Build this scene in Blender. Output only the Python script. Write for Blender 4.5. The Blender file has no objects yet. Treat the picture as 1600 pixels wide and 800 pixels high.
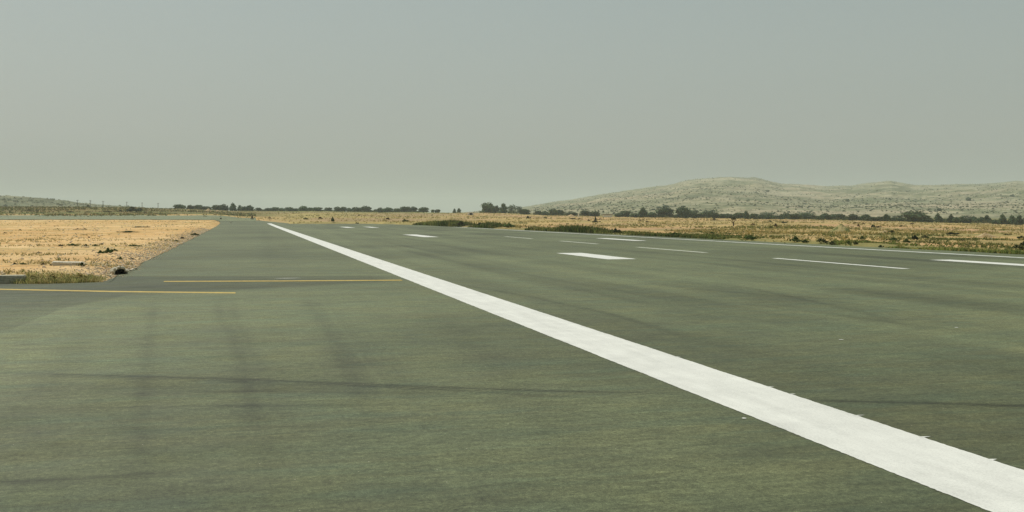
import bpy, math, random
import numpy as np

random.seed(7)
RNG = np.random.default_rng(11)
SC = bpy.context.scene
COL = SC.collection

# ------------------------------------------------------------------ camera frame
F, HC = 1700.0, 1.8            # focal length in photo pixels, eye height in metres
CX, YH = 800.0, 337.0          # picture centre column, horizon row
PSI = math.atan(415.0 / F)     # camera looks this far right of the runway axis (+Y)
SP, CP = math.sin(PSI), math.cos(PSI)


def xy(px, D):
    lat = (np.asarray(px, float) - CX) / F * D
    return D * SP + lat * CP, D * CP - lat * SP


def polar(x, y):
    D = x * SP + y * CP
    lat = x * CP - y * SP
    Ds = np.maximum(D, 1.0)
    return D, CX + F * lat / Ds


def flat(px, py):
    D = F * HC / (py - YH)
    x, y = xy(px, D)
    return float(x), float(y)


# ------------------------------------------------------------------ noise
def _hash(ix, iy, s):
    n = (ix.astype(np.int64) * 374761393 + iy.astype(np.int64) * 668265263 + s * 974634777) & 0x7FFFFFFF
    n = ((n ^ (n >> 13)) * 1274126177) & 0x7FFFFFFF
    n = n ^ (n >> 16)
    return (n & 0xFFFF) / 65535.0


def vnoise(x, y, s=0):
    ix, iy = np.floor(x), np.floor(y)
    fx, fy = x - ix, y - iy
    fx, fy = fx * fx * (3 - 2 * fx), fy * fy * (3 - 2 * fy)
    a, b = _hash(ix, iy, s), _hash(ix + 1, iy, s)
    c, d = _hash(ix, iy + 1, s), _hash(ix + 1, iy + 1, s)
    return (a * (1 - fx) + b * fx) * (1 - fy) + (c * (1 - fx) + d * fx) * fy


def fbm(x, y, s=0, o=4):
    x, y = np.asarray(x, float), np.asarray(y, float)
    t, a, w = 0.0, 1.0, 0.0
    for k in range(o):
        t = t + a * vnoise(x, y, s + 17 * k)
        w += a
        a *= 0.5
        x, y = x * 2.03 + 5.1, y * 2.03 + 3.7
    return t / w


def sstep(a, b, x):
    t = np.clip((x - a) / (b - a), 0, 1)
    return t * t * (3 - 2 * t)


# ------------------------------------------------------------------ terrain
TREE_D = ([-400, 0, 250, 400, 600, 720, 800, 1000, 1200, 1400, 1600, 2000],
          [520, 520, 560, 680, 680, 640, 580, 500, 450, 410, 380, 340])
TREE_Y = ([-400, 0, 250, 400, 560, 700, 760, 860, 1000, 1100, 1200, 1300, 1400, 1500, 1600, 2000],
          [322, 322.5, 328, 329.5, 331, 332.5, 332.5, 337, 340, 341, 342.5, 344, 346, 348.5, 351.5, 358])


def tree_d(px):
    return np.interp(px, *TREE_D)


def tree_y(px):
    return np.interp(px, *TREE_Y)


def zpy(py, D):
    return HC - (py - YH) * D / F


GD = np.array([0, 26, 60, 100, 150, 200, 250, 300, 335, 368, 385, 420, 450, 480, 520, 560, 600, 650, 700,
               800, 1000, 1500, 2500, 4000, 7000], float)
GP = np.array([-500, 0, 90, 180, 260, 330, 390, 430, 500, 600, 700, 760, 860, 1000, 1100, 1200, 1300, 1400, 1500,
               1600, 2100], float)


def _col(px):
    td, ty = float(tree_d(px)), float(tree_y(px))
    tz = zpy(ty, td)
    if px <= 330:
        top = np.interp(px, [0, 150, 260, 330], [323.0, 322.5, 325.5, 328.0])
        pts = [(0, 0), (26, .12), (60, .16), (150, .2), (300, .55), (335, 1.15), (368, 1.95), (385, 2.2),
               (450, zpy(top + 4, 450)), (500, zpy(top, 500)), (560, zpy(top + .5, 560)),
               (700, zpy(top + 1.5, 700)), (1500, 7.0), (7000, 8)]
    elif px <= 430:
        pts = [(0, 0), (26, .1), (150, .15), (300, .30), (335, .45), (385, 1.3), (480, 2.7), (td, tz),
               (td + 150, tz + .3), (7000, tz)]
    else:
        pts = [(0, 0), (40, 0), (100, -.01 if tz < 0 else .1), (230, .1 + .05 * tz), (300, .2 + .22 * tz),
               (td, tz), (td + 150, tz + (1.2 if px > 780 else .2)), (7000, tz + 2)]
        if tz < 0:
            pts = [(0, 0), (40, 0), (100, .02), (td, tz), (td + 150, tz + .8), (7000, 2)]
    a = np.array(pts)
    return np.interp(GD, a[:, 0], a[:, 1])


GZ = np.stack([_col(p) for p in GP])      # columns x ranges


def runway_rise(v):
    return np.maximum(0, v - 150) ** 2 * 9e-6


RIGHT_EDGE = ([-80, 60, 120, 150, 200, 235], [35.2, 35.0, 34.2, 33.6, 31.6, 27.0])
LEFT_EDGE = ([-80, 29, 36, 60, 120, 200, 260, 350], [-3.6, -3.6, -3.75, -3.95, -4.3, -5.0, -5.8, -8.5])
V_END, V_END_LEFT = 235.0, 345.0
TAXI_V = 29.2


def edge_wob(v, s):
    return (fbm(v * .5, v * 0 + 3.3, s, 5) - .5) * .34


TE = np.array([(-30, 30.2), (-9, 31.2)] + [flat(*p) for p in [(0, 443.5), (60, 443.5), (120, 442), (165, 440), (180, 432), (195, 427.5), (207, 424)]])


def taxi_edge(u):                              # far edge of the side taxiway
    return np.interp(u, TE[:, 0], TE[:, 1])


def paved(u, v):
    """signed-ish distance inside the asphalt (positive = inside)"""
    l = np.interp(v, *LEFT_EDGE) + edge_wob(v, 3)
    r = np.interp(v, *RIGHT_EDGE)
    a = np.minimum(u - l, r - u)
    a = np.minimum(a, V_END - v)
    b = np.minimum(np.minimum(u - l, 9.0 - u), V_END_LEFT - v)
    c = np.minimum(taxi_edge(u) - v, 2 - u)
    return np.maximum(np.maximum(a, b), c)


def height(x, y):
    x, y = np.asarray(x, float), np.asarray(y, float)
    D, px = polar(x, y)
    px = np.clip(px, GP[0], GP[-1])
    Dq = np.clip(D, 0, 7000)
    i = np.clip(np.searchsorted(GP, px) - 1, 0, len(GP) - 2)
    t = (px - GP[i]) / (GP[i + 1] - GP[i])
    t = t * t * (3 - 2 * t)
    j = np.clip(np.searchsorted(GD, Dq) - 1, 0, len(GD) - 2)
    s = (Dq - GD[j]) / (GD[j + 1] - GD[j])
    z = (GZ[i, j] * (1 - t) + GZ[i + 1, j] * t) * (1 - s) + (GZ[i, j + 1] * (1 - t) + GZ[i + 1, j + 1] * t) * s
    p = paved(x, y)
    out = sstep(0.0, 1.6, -p)
    rough = (fbm(x * .35, y * .35, 5, 4) - .5) * .28 + (fbm(x * .05, y * .05, 9, 3) - .5) * .5
    rough = rough * (1 + np.clip(D - 250, 0, 600) / 350)
    z = np.where(p > 0, -.12 + runway_rise(np.minimum(y, 345)) * 1.0, z * out + (rough + .05) * out * np.where(x < 0, .55, .8) - .03)
    z = np.where(p > 0, np.minimum(z, runway_rise(np.clip(y, 0, 345)) - .1), z + runway_rise(np.clip(y, 0, 345)) * (1 - out))
    return z


def ground_at(px, py, dmin=20.0, dmax=1500.0):
    D = np.exp(np.linspace(math.log(dmin), math.log(dmax), 900))
    x, y = xy(px, D)
    z = height(x, y)
    p = YH + F * (HC - z) / D
    k = np.nonzero(p <= py)[0]
    k = int(k[0]) if len(k) else len(D) - 1
    return float(x[k]), float(y[k]), float(z[k]), float(D[k])


# ------------------------------------------------------------------ helpers
def tag(o, label=None, cat=None, group=None, kind=None):
    if label: o['label'] = label
    if cat: o['category'] = cat
    if group: o['group'] = group
    if kind: o['kind'] = kind
    return o


def link(name, me, mat=None, parent=None):
    o = bpy.data.objects.new(name, me)
    COL.objects.link(o)
    if mat and me is not None and not me.materials: me.materials.append(mat)
    if parent: o.parent = parent
    return o


def empty(name, loc, rz=0.0):
    o = bpy.data.objects.new(name, None)
    COL.objects.link(o)
    o.location = loc
    o.rotation_euler = (0, 0, rz)
    o.empty_display_size = .3
    return o


def copy_tree(o, parent=None):
    c = o.copy()
    COL.objects.link(c)
    if parent: c.parent = parent
    for ch in list(o.children): copy_tree(ch, c)
    return c


def mesh_np(name, verts, faces, smooth=False, attrs=None, cols=None):
    """verts (n,3); faces (m,k) int array; attrs {name: per-vertex float}; cols {name: (n,3)}"""
    me = bpy.data.meshes.new(name)
    verts = np.asarray(verts, np.float32)
    faces = np.asarray(faces, np.int32)
    m, k = faces.shape
    me.vertices.add(len(verts)); me.vertices.foreach_set('co', verts.ravel())
    me.loops.add(m * k); me.loops.foreach_set('vertex_index', faces.ravel())
    me.polygons.add(m)
    me.polygons.foreach_set('loop_start', np.arange(0, m * k, k, dtype=np.int32))
    me.polygons.foreach_set('loop_total', np.full(m, k, np.int32))
    if smooth: me.polygons.foreach_set('use_smooth', np.ones(m, bool))
    for n, a in (attrs or {}).items():
        at = me.attributes.new(n, 'FLOAT', 'POINT'); at.data.foreach_set('value', np.asarray(a, np.float32).ravel())
    for n, c in (cols or {}).items():
        c = np.asarray(c, np.float32); c4 = np.concatenate([c, np.ones((len(c), 1), np.float32)], 1)
        at = me.attributes.new(n, 'FLOAT_COLOR', 'POINT'); at.data.foreach_set('color', c4.ravel())
    me.update(calc_edges=True)
    me.validate()
    return me


def grid_faces(nr, nc, keep=None):
    r, c = np.meshgrid(np.arange(nr - 1), np.arange(nc - 1), indexing='ij')
    a = (r * nc + c).ravel()
    f = np.stack([a, a + 1, a + nc + 1, a + nc], 1)
    if keep is not None: f = f[keep.ravel()]
    return f


# ------------------------------------------------------------------ materials
def new_mat(name):
    m = bpy.data.materials.new(name); m.use_nodes = True
    nt = m.node_tree
    return m, nt, nt.nodes['Principled BSDF']


def N(nt, t, **kw):
    n = nt.nodes.new(t)
    for k, v in kw.items():
        if k in n.inputs: n.inputs[k].default_value = v
        else: setattr(n, k, v)
    return n


def math_n(nt, op, a, b=None, c=None):
    n = nt.nodes.new('ShaderNodeMath'); n.operation = op
    for i, v in enumerate((a, b, c)):
        if v is None: continue
        if isinstance(v, (int, float)): n.inputs[i].default_value = v
        else: nt.links.new(v, n.inputs[i])
    return n.outputs[0]


def noise_n(nt, scale, detail=4, rough=.55, vec=None, sc=None):
    n = nt.nodes.new('ShaderNodeTexNoise')
    n.inputs['Scale'].default_value = scale; n.inputs['Detail'].default_value = detail
    n.inputs['Roughness'].default_value = rough
    geo = nt.nodes.new('ShaderNodeNewGeometry') if vec is None else None
    v = geo.outputs['Position'] if vec is None else vec
    if sc:
        mp = nt.nodes.new('ShaderNodeVectorMath'); mp.operation = 'MULTIPLY'
        mp.inputs[1].default_value = sc; nt.links.new(v, mp.inputs[0]); v = mp.outputs[0]
    nt.links.new(v, n.inputs['Vector'])
    return n.outputs['Fac']


def ramp(nt, fac, stops):
    r = nt.nodes.new('ShaderNodeMapRange')
    r.inputs[1].default_value, r.inputs[2].default_value = stops[0], stops[1]
    r.inputs[3].default_value, r.inputs[4].default_value = stops[2], stops[3]
    nt.links.new(fac, r.inputs[0])
    return r.outputs[0]


def scale_col(nt, colour, fac):
    m = nt.nodes.new('ShaderNodeVectorMath'); m.operation = 'SCALE'
    if isinstance(colour, tuple): m.inputs[0].default_value = colour
    else: nt.links.new(colour, m.inputs[0])
    if isinstance(fac, (int, float)): m.inputs['Scale'].default_value = fac
    else: nt.links.new(fac, m.inputs['Scale'])
    return m.outputs[0]


def mix_col(nt, fac, a, b):
    m = nt.nodes.new('ShaderNodeMix'); m.data_type = 'RGBA'
    if isinstance(fac, (int, float)): m.inputs[0].default_value = fac
    else: nt.links.new(fac, m.inputs[0])
    for i, v in ((6, a), (7, b)):
        if isinstance(v, tuple): m.inputs[i].default_value = (*v, 1)
        else: nt.links.new(v, m.inputs[i])
    return m.outputs[2]


def bump(nt, bsdf, h, strength, dist):
    b = nt.nodes.new('ShaderNodeBump'); b.inputs['Strength'].default_value = strength
    b.inputs['Distance'].default_value = dist
    nt.links.new(h, b.inputs['Height']); nt.links.new(b.outputs[0], bsdf.inputs['Normal'])


ASPHALT = (.101, .117, .056)


def asphalt_mat():
    m, nt, b = new_mat('dusty_asphalt')
    at = nt.nodes.new('ShaderNodeAttribute'); at.attribute_name = 'tone'
    fine = noise_n(nt, 34, 3, .75)
    coarse = noise_n(nt, 1.1, 4, .6)
    grit = noise_n(nt, 120, 2, .7)
    str_ = noise_n(nt, 1.0, 5, .65, sc=(1.1, 3.2, 1))
    f = math_n(nt, 'MULTIPLY', at.outputs['Fac'], ramp(nt, fine, (.35, .65, .70, 1.30)))
    f = math_n(nt, 'MULTIPLY', f, ramp(nt, grit, (.35, .65, .60, 1.40)))
    f = math_n(nt, 'MULTIPLY', f, ramp(nt, coarse, (.3, .7, .90, 1.10)))
    mid = noise_n(nt, 14, 4, .7)
    f = math_n(nt, 'MULTIPLY', f, ramp(nt, mid, (.35, .65, .78, 1.22)))
    st2 = noise_n(nt, 1.0, 5, .7, sc=(3.2, 10.5, 1))
    f = math_n(nt, 'MULTIPLY', f, ramp(nt, st2, (.33, .67, .78, 1.22)))
    f = math_n(nt, 'MULTIPLY', f, ramp(nt, str_, (.3, .7, .86, 1.14)))
    h1 = ramp(nt, noise_n(nt, 1.0, 4, .6, sc=(.28, .9, 1)), (.38, .62, 0, 1))
    h2 = ramp(nt, noise_n(nt, 1.0, 4, .6, sc=(.5, 2.2, 1)), (.50, .66, 0, 1))
    hue = mix_col(nt, h1, (.102, .110, .053), (.094, .109, .055))
    hue = mix_col(nt, math_n(nt, 'MULTIPLY', h2, .7), hue, (.084, .109, .060))
    h3 = ramp(nt, noise_n(nt, .55, 4, .6), (.55, .68, 0, .6))
    hue = mix_col(nt, h3, hue, (.106, .111, .052))
    c = scale_col(nt, hue, f)
    spk = nt.nodes.new('ShaderNodeTexVoronoi'); spk.inputs['Scale'].default_value = 9
    geo = nt.nodes.new('ShaderNodeNewGeometry'); nt.links.new(geo.outputs['Position'], spk.inputs['Vector'])
    dots = math_n(nt, 'LESS_THAN', spk.outputs['Distance'], .055)
    sel = nt.nodes.new('ShaderNodeSeparateColor'); nt.links.new(spk.outputs['Color'], sel.inputs[0])
    dots = math_n(nt, 'MULTIPLY', dots, math_n(nt, 'GREATER_THAN', sel.outputs[0], .82))
    c = mix_col(nt, math_n(nt, 'MULTIPLY', dots, .75), c, (.40, .38, .28))
    nt.links.new(c, b.inputs['Base Color'])
    nt.links.new(ramp(nt, coarse, (.3, .7, .62, .78)), b.inputs['Roughness'])
    b.inputs['Specular IOR Level'].default_value = .22
    bump(nt, b, math_n(nt, 'ADD', fine, grit), .18, .004)
    return m


def paint_mat(name, colour, wear):
    m, nt, b = new_mat(name)
    n1 = noise_n(nt, 2.2, 5, .65); n2 = noise_n(nt, 60, 3, .7)
    n3 = noise_n(nt, 1.0, 5, .6, sc=(5.5, .5, 1))
    f = math_n(nt, 'MULTIPLY', ramp(nt, n1, (.3, .7, .88, 1.05)), ramp(nt, n2, (.3, .7, .84, 1.10)))
    f = math_n(nt, 'MULTIPLY', f, ramp(nt, n3, (.3, .7, .90, 1.06)))
    c = scale_col(nt, colour, f)
    holes = math_n(nt, 'MULTIPLY', ramp(nt, n2, (.60, .70, 0, 1)), ramp(nt, n1, (.45, .7, 0, wear)))
    nt.links.new(mix_col(nt, holes, c, ASPHALT), b.inputs['Base Color'])
    b.inputs['Roughness'].default_value = .7
    b.inputs['Specular IOR Level'].default_value = .3
    bump(nt, b, n2, .25, .004)
    return m


def ground_mat(name, scales, amt, bump_d, fine_amt=.25):
    m, nt, b = new_mat(name)
    at = nt.nodes.new('ShaderNodeVertexColor'); at.layer_name = 'Col'
    f = None
    for s, a in zip(scales, (amt, fine_amt)):
        r = ramp(nt, noise_n(nt, s, 5, .65), (.28, .72, 1 - a, 1 + a))
        f = r if f is None else math_n(nt, 'MULTIPLY', f, r)
    nt.links.new(scale_col(nt, at.outputs['Color'], f), b.inputs['Base Color'])
    b.inputs['Roughness'].default_value = .95
    b.inputs['Specular IOR Level'].default_value = .1
    bump(nt, b, noise_n(nt, scales[1], 5, .7), .8, bump_d)
    return m


def leaf_mat(name, var=.35, thin=.3):
    m, nt, b = new_mat(name)
    at = nt.nodes.new('ShaderNodeVertexColor'); at.layer_name = 'Col'
    oi = nt.nodes.new('ShaderNodeObjectInfo')
    f = ramp(nt, oi.outputs['Random'], (0, 1, 1 - var, 1 + var))
    nt.links.new(scale_col(nt, at.outputs['Color'], f), b.inputs['Base Color'])
    b.inputs['Roughness'].default_value = .8
    b.inputs['Specular IOR Level'].default_value = .15
    if thin:                                   # light comes through thin blades and leaves
        tr = nt.nodes.new('ShaderNodeBsdfTranslucent'); ms = nt.nodes.new('ShaderNodeMixShader')
        nt.links.new(b.inputs['Base Color'].links[0].from_socket, tr.inputs['Color'])
        ms.inputs[0].default_value = thin
        nt.links.new(b.outputs[0], ms.inputs[1]); nt.links.new(tr.outputs[0], ms.inputs[2])
        nt.links.new(ms.outputs[0], nt.nodes['Material Output'].inputs['Surface'])
    return m


def plain_mat(name, colour, rough=.85, ns=14, amt=.25):
    m, nt, b = new_mat(name)
    tc = nt.nodes.new('ShaderNodeTexCoord')
    n = noise_n(nt, ns, 5, .65, vec=tc.outputs['Object'])
    nt.links.new(scale_col(nt, colour, ramp(nt, n, (.3, .7, 1 - amt, 1 + amt))), b.inputs['Base Color'])
    b.inputs['Roughness'].default_value = rough
    b.inputs['Specular IOR Level'].default_value = .2
    bump(nt, b, n, .5, .02)
    return m


M_ASPH = asphalt_mat()
M_WHITE = paint_mat('white_road_paint', (.65, .65, .605), .8)
M_FAINT = paint_mat('thin_worn_white_paint', (.50, .51, .43), .8)
M_EDGE = paint_mat('worn_white_road_paint', (.56, .57, .53), .9)
M_YELL = paint_mat('yellow_road_paint', (.47, .335, .075), .7)
M_GROUND = ground_mat('dry_earth', (.9, 9.0), .16, .03)
M_HILL = ground_mat('stony_hillside', (.05, .22), .30, 1.2, .35)
M_LEAF = leaf_mat('leaves')
M_GRASS = leaf_mat('grass_blades', .1, .4)
M_GRAVEL = leaf_mat('small_stones', .1, 0)
M_BARK = plain_mat('bark', (.10, .075, .05))
M_CONC = plain_mat('weathered_concrete', (.33, .31, .23))
M_STONE = plain_mat('pale_stone', (.56, .50, .39))
M_EARTH = plain_mat('pale_earth', (.50, .40, .26), ns=3)
M_POLE = plain_mat('grey_timber', (.12, .12, .11))
M_DARK = plain_mat('black_plastic', (.02, .02, .02), .5)
M_DIRTY = plain_mat('whitewashed_wall', (.78, .74, .64), ns=2)
M_ROOF_AND_SHADE = plain_mat('dark_roof_and_door_shade', (.10, .095, .08), ns=2)

# ------------------------------------------------------------------ ground sheet
SAND, ORNG, PALE = np.array([.60, .40, .185]), np.array([.53, .325, .130]), np.array([.64, .475, .265])
STRAW, GREEN, BROWN = np.array([.40, .31, .125]), np.array([.115, .135, .04]), np.array([.25, .18, .085])
OLIVE, PINK = np.array([.21, .19, .075]), np.array([.50, .33, .20])


def lerp(a, b, t):
    return a * (1 - t[..., None]) + b * t[..., None]


def ground_colour(x, y):
    D, px = polar(x, y)
    n1, n2 = fbm(x * .04, y * .04, 21), fbm(x * .25, y * .25, 22)
    n3, n4 = fbm(x * .9, y * .9, 23), fbm(x * .012, y * .012, 24)
    left = sstep(470, 380, px)
    right = sstep(680, 760, px)
    # left: bare tan earth
    cl = lerp(SAND + 0 * n1[..., None], ORNG, sstep(.40, .60, n1) * .85)
    cl = lerp(cl, PALE, sstep(.52, .68, n2) * .45)
    cl = lerp(cl, ORNG * np.array([.78, .74, .7]), sstep(.54, .68, fbm(x * .5, y * 1.2, 33)) * .7)
    edge = sstep(9, .5, -paved(x, y)) * sstep(150, 30, D)
    cl = lerp(cl, PALE * np.array([.9, .86, .85]), edge * sstep(.3, .6, n3) * .5)
    cl = lerp(cl, STRAW, np.clip(sstep(.56, .7, n3) * (.3 + .5 * sstep(80, 200, D)), 0, 1))
    cl = lerp(cl, GREEN * 1.3, sstep(.58, .70, fbm(x * .16, y * .3, 31)) * .3)
    berm = sstep(372, 395, D)
    cb = lerp(BROWN * np.array([1.0, 1.0, 1.0]) + 0 * n1[..., None], OLIVE, sstep(.45, .6, n2))
    cb = lerp(cb, ORNG * .7, sstep(.54, .68, n1) * .4)
    green_strip = sstep(370, 380, D) * sstep(430, 400, D)
    cb = lerp(cb, GREEN * 1.35, green_strip * sstep(.40, .58, n2) * .8)
    cb = cb * np.array([.66, .72, .66])
    cl = lerp(cl, cb, berm)
    # middle: field beyond the runway end
    cm = lerp(STRAW * 1.05 + 0 * n1[..., None], PINK * .82, sstep(.42, .62, n1) * .8)
    cm = lerp(cm, OLIVE, sstep(.5, .66, n2) * .55)
    cm = lerp(cm, GREEN * 1.4, sstep(480, 600, D) * .6)
    cm = cm * np.array([.80, .82, .78])
    # right: dry grass with orange bare bands
    cr = lerp(STRAW * 1.12 + 0 * n1[..., None], SAND * np.array([.85, .84, .82]), sstep(.40, .58, n4 * .5 + n1 * .5) * .75)
    cr = lerp(cr, PINK * .85, sstep(.5, .66, n1) * .6)
    cr = lerp(cr, OLIVE * 1.15, sstep(.44, .62, n2) * .75)
    cr = lerp(cr, GREEN * 1.5, sstep(.50, .62, fbm(x * .09, y * .14, 35)) * sstep(170, 70, D) * .6)
    cr = lerp(cr, BROWN, sstep(.6, .72, n3) * .5)
    cr = lerp(cr, GREEN * 1.2, sstep(3.5, .8, -paved(x, y)) * .6)
    cr = cr * np.array([.94, .88, .90])
    td = tree_d(px)
    cr = lerp(cr, OLIVE * .8, sstep(0, 25, D - td))
    c = lerp(lerp(cm, cl, left), cr, right)
    far = sstep(800, 1500, D)
    c = lerp(c, np.array([.30, .27, .17]), far * .6)
    verge = sstep(.5, .05, -paved(x, y))
    return lerp(c, BROWN * 1.2, verge * .4)


def build_ground():
    az = np.concatenate([np.linspace(-180, -42, 60)[:-1], np.arange(-42, 52, .11), np.linspace(52, 180, 56)])
    r = [1.0]
    while r[-1] < 6600:
        q = r[-1]
        r.append(q * (1.12 if q < 18 else 1.0075 if q < 70 else 1.011 if q < 700 else 1.05))
    r = np.array(r)
    A, R = np.meshgrid(np.radians(az) + PSI, r)
    X, Y = R * np.sin(A), R * np.cos(A)
    Z = height(X, Y)
    # keep the sheet just under the asphalt and its edges clean
    v = np.stack([X, Y, Z], -1).reshape(-1, 3)
    c = ground_colour(X, Y).reshape(-1, 3)
    nr, nc = A.shape
    f = grid_faces(nr, nc)[:, ::-1]
    v0 = np.array([[0, 0, float(Z[0].mean())]])
    me = mesh_np('ground', v, f, True, cols={'Col': c})
    o = link('ground', me, M_GROUND)
    tag(o, kind='structure')
    return o


build_ground()

# ------------------------------------------------------------------ asphalt
def poly_d(u, v, pts):
    """distance to a polyline in plan, and position along it 0..1"""
    best = np.full(u.shape, 1e9)
    along = np.zeros(u.shape)
    n = len(pts) - 1
    for i, ((a, b), (c, d)) in enumerate(zip(pts[:-1], pts[1:])):
        dx, dy = c - a, d - b
        t = np.clip(((u - a) * dx + (v - b) * dy) / (dx * dx + dy * dy + 1e-9), 0, 1)
        q = np.hypot(u - a - t * dx, v - b - t * dy)
        along = np.where(q < best, (i + t) / n, along)
        best = np.minimum(best, q)
    return best, sstep(0, .16, along) * sstep(1, .72, along)


TRACKS = [  # photo points, half width (m), darkening
    ([(-200, 576), (0, 582), (200, 587), (350, 591), (500, 597), (700, 605), (820, 609), (1020, 614), (1100, 617)], .04, .46),
    ([(-50, 586), (150, 588), (300, 589.5), (420, 594)], .03, .2),
    ([(260, 612), (420, 611), (560, 613), (800, 616)], .05, .16),
    ([(430, 594), (560, 603), (700, 609), (850, 618), (960, 622)], .035, .28),
    ([(100, 590), (300, 592), (450, 600), (640, 604), (800, 612)], .05, .16),
    ([(1250, 626), (1440, 630), (1600, 635), (1800, 640)], .05, .40),
    ([(-100, 641), (120, 637), (300, 634), (520, 633), (760, 629)], .05, .18),
    ([(-100, 755), (100, 748), (220, 741), (310, 733)], .06, .22),
    ([(150, 668), (300, 669), (480, 666), (620, 660)], .06, .10),
    ([(560, 765), (760, 759), (900, 757)], .08, .09),
    ([(243, 462), (238, 490), (232, 530), (227, 580), (225, 640), (220, 720), (212, 830)], .085, .13),
    ([(352, 460), (343, 478), (347, 497), (362, 528), (380, 575), (394, 625), (408, 700), (420, 830)], .095, .16),
    ([(372, 462), (366, 480), (372, 505), (392, 545), (420, 600), (450, 670)], .06, .10),
    ([(470, 458), (486, 480), (512, 520), (530, 556), (560, 620), (610, 720)], .09, .10),
    ([(490, 462), (520, 500), (556, 560), (590, 630)], .25, .11),
    ([(1000, 450), (1150, 470), (1300, 496), (1420, 516), (1600, 552)], .35, .10),
    ([(1280, 447), (1400, 459), (1500, 470), (1650, 487)], .9, .13),
    ([(1050, 402), (1180, 421), (1300, 437)], .5, .08),
    ([(700, 400), (860, 436), (1010, 460), (1160, 485)], .25, .10),
    ([(560, 372), (640, 392), (760, 420), (900, 452), (1020, 474)], .3, .09),
    ([(800, 380), (1000, 402), (1200, 428)], .6, .07),
    ([(500, 362), (600, 380), (700, 396)], .5, .08),
    ([(-100, 612), (200, 606), (420, 605), (640, 612), (860, 622)], .45, .12),
    ([(690, 440), (820, 462), (960, 492), (1080, 530)], .10, .16),
    ([(1040, 430), (1180, 452), (1350, 488), (1480, 530)], .10, .17),
    ([(1120, 470), (1280, 489), (1440, 510), (1620, 528)], .09, .16),
    ([(880, 425), (1040, 447), (1220, 463), (1420, 470)], .10, .13),
    ([(150, 480), (120, 540), (60, 620), (-30, 700)], .2, .09),
    ([(640, 470), (720, 520), (800, 590), (870, 660), (960, 790)], .3, .09),
    ([(412, 357), (418, 380), (424, 405), (420, 425)], .5, .08),
    ([(438, 372), (452, 395), (470, 420)], .4, .06),
]
LIGHTS = [
    ([(505, 470), (545, 532), (590, 592), (640, 655), (690, 722), (740, 800)], .04, .17),
    ([(1260, 451), (1380, 445), (1440, 440), (1510, 432), (1565, 425), (1585, 419), (1565, 414)], .35, .12),
    ([(200, 429.5), (420, 429.8), (620, 429)], .35, .12),
    ([(0, 514), (60, 492), (150, 468)], .25, .07),
]
TRACKS = [([flat(*p) for p in a], w, k) for a, w, k in TRACKS]
LIGHTS = [([flat(*p) for p in a], w, k) for a, w, k in LIGHTS]


LO = np.array([(-30, 14.0)] + [flat(*p) for p in [(0, 522), (90, 486), (200, 463), (370, 455.5), (450, 450.5), (560, 444), (650, 440.5)]])
HI = np.array([(-30, 36.0)] + [flat(*p) for p in [(0, 430.5), (200, 431.5), (400, 431.3), (620, 430.6), (700, 430.6)]])


def tone(u, v):
    t = np.ones(u.shape)
    wu = u + (fbm(u * .3, v * .3, 41, 3) - .5) * .12
    wv = v + (fbm(u * .3, v * .3, 42, 3) - .5) * .12
    for pts, w, k in TRACKS:
        d, fade = poly_d(wu, wv, pts)
        patch = (.45 + 1.1 * fbm(u * 1.2, v * 1.2, 43, 4)) * fade
        t -= 1.35 * k * np.exp(-(d / w) ** 2) * patch
        t -= k * .25 * np.exp(-(d / (w * 3)) ** 2) * patch * (w < .1)
    for pts, w, k in LIGHTS:
        d, fade = poly_d(wu, wv, pts)
        t += k * np.exp(-(d / w) ** 2) * (.3 + 1.2 * fbm(u * .6, v * .6, 44, 3))
    side = sstep(3.5, 7.5, u)
    across = (fbm(u * .28, v * 1.0, 51, 5) - .5) * .36 + (fbm(u * .8, v * 3.3, 53, 4) - .5) * .22
    along = (fbm(u * 1.3, v * .05, 52, 5) - .5) * .70 + (fbm(u * .35, v * .02, 57, 3) - .5) * .36
    t += across * (1 - side * .65) + along * side + (fbm(u * .17, v * .14, 54, 4) - .5) * .75
    # newer, darker taxiway asphalt that runs in from the left
    t += .25 * np.exp(-((v - 17.5) / 6.5) ** 2) * sstep(5, 0, u) - .13 * sstep(13, 7, v)
    wv2 = v + (fbm(u * .4, v * .4, 55, 3) - .5) * .5
    lo = np.interp(u, LO[:, 0], LO[:, 1])
    hi = np.interp(u, HI[:, 0], HI[:, 1])
    m = sstep(0, 1.1, wv2 - lo) * sstep(.12, -.12, v - hi) * sstep(4.6, 3.4, u)
    t -= m * (.33 + .30 * (fbm(u * .2, v * 2.2, 56, 4) - .3))
    return np.clip(t, .35, 1.6)


def vrows(v1):
    v = [-70, -50, -35, -24, -16, -10, -6, -3, -1, .5, 1.5, 2.3, 3.0]
    while v[-1] < v1: v.append(v[-1] * 1.0062)
    v[-1] = v1
    return np.array(v)


def skirt(verts, faces, loop, drop):
    n = len(verts)
    low = verts[loop].copy(); low[:, 2] -= drop
    k = len(loop)
    a = np.arange(k - 1)
    f = np.stack([loop[a], loop[a + 1], n + a + 1, n + a], 1)
    return np.concatenate([verts, low]), np.concatenate([faces, f]), low


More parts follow.
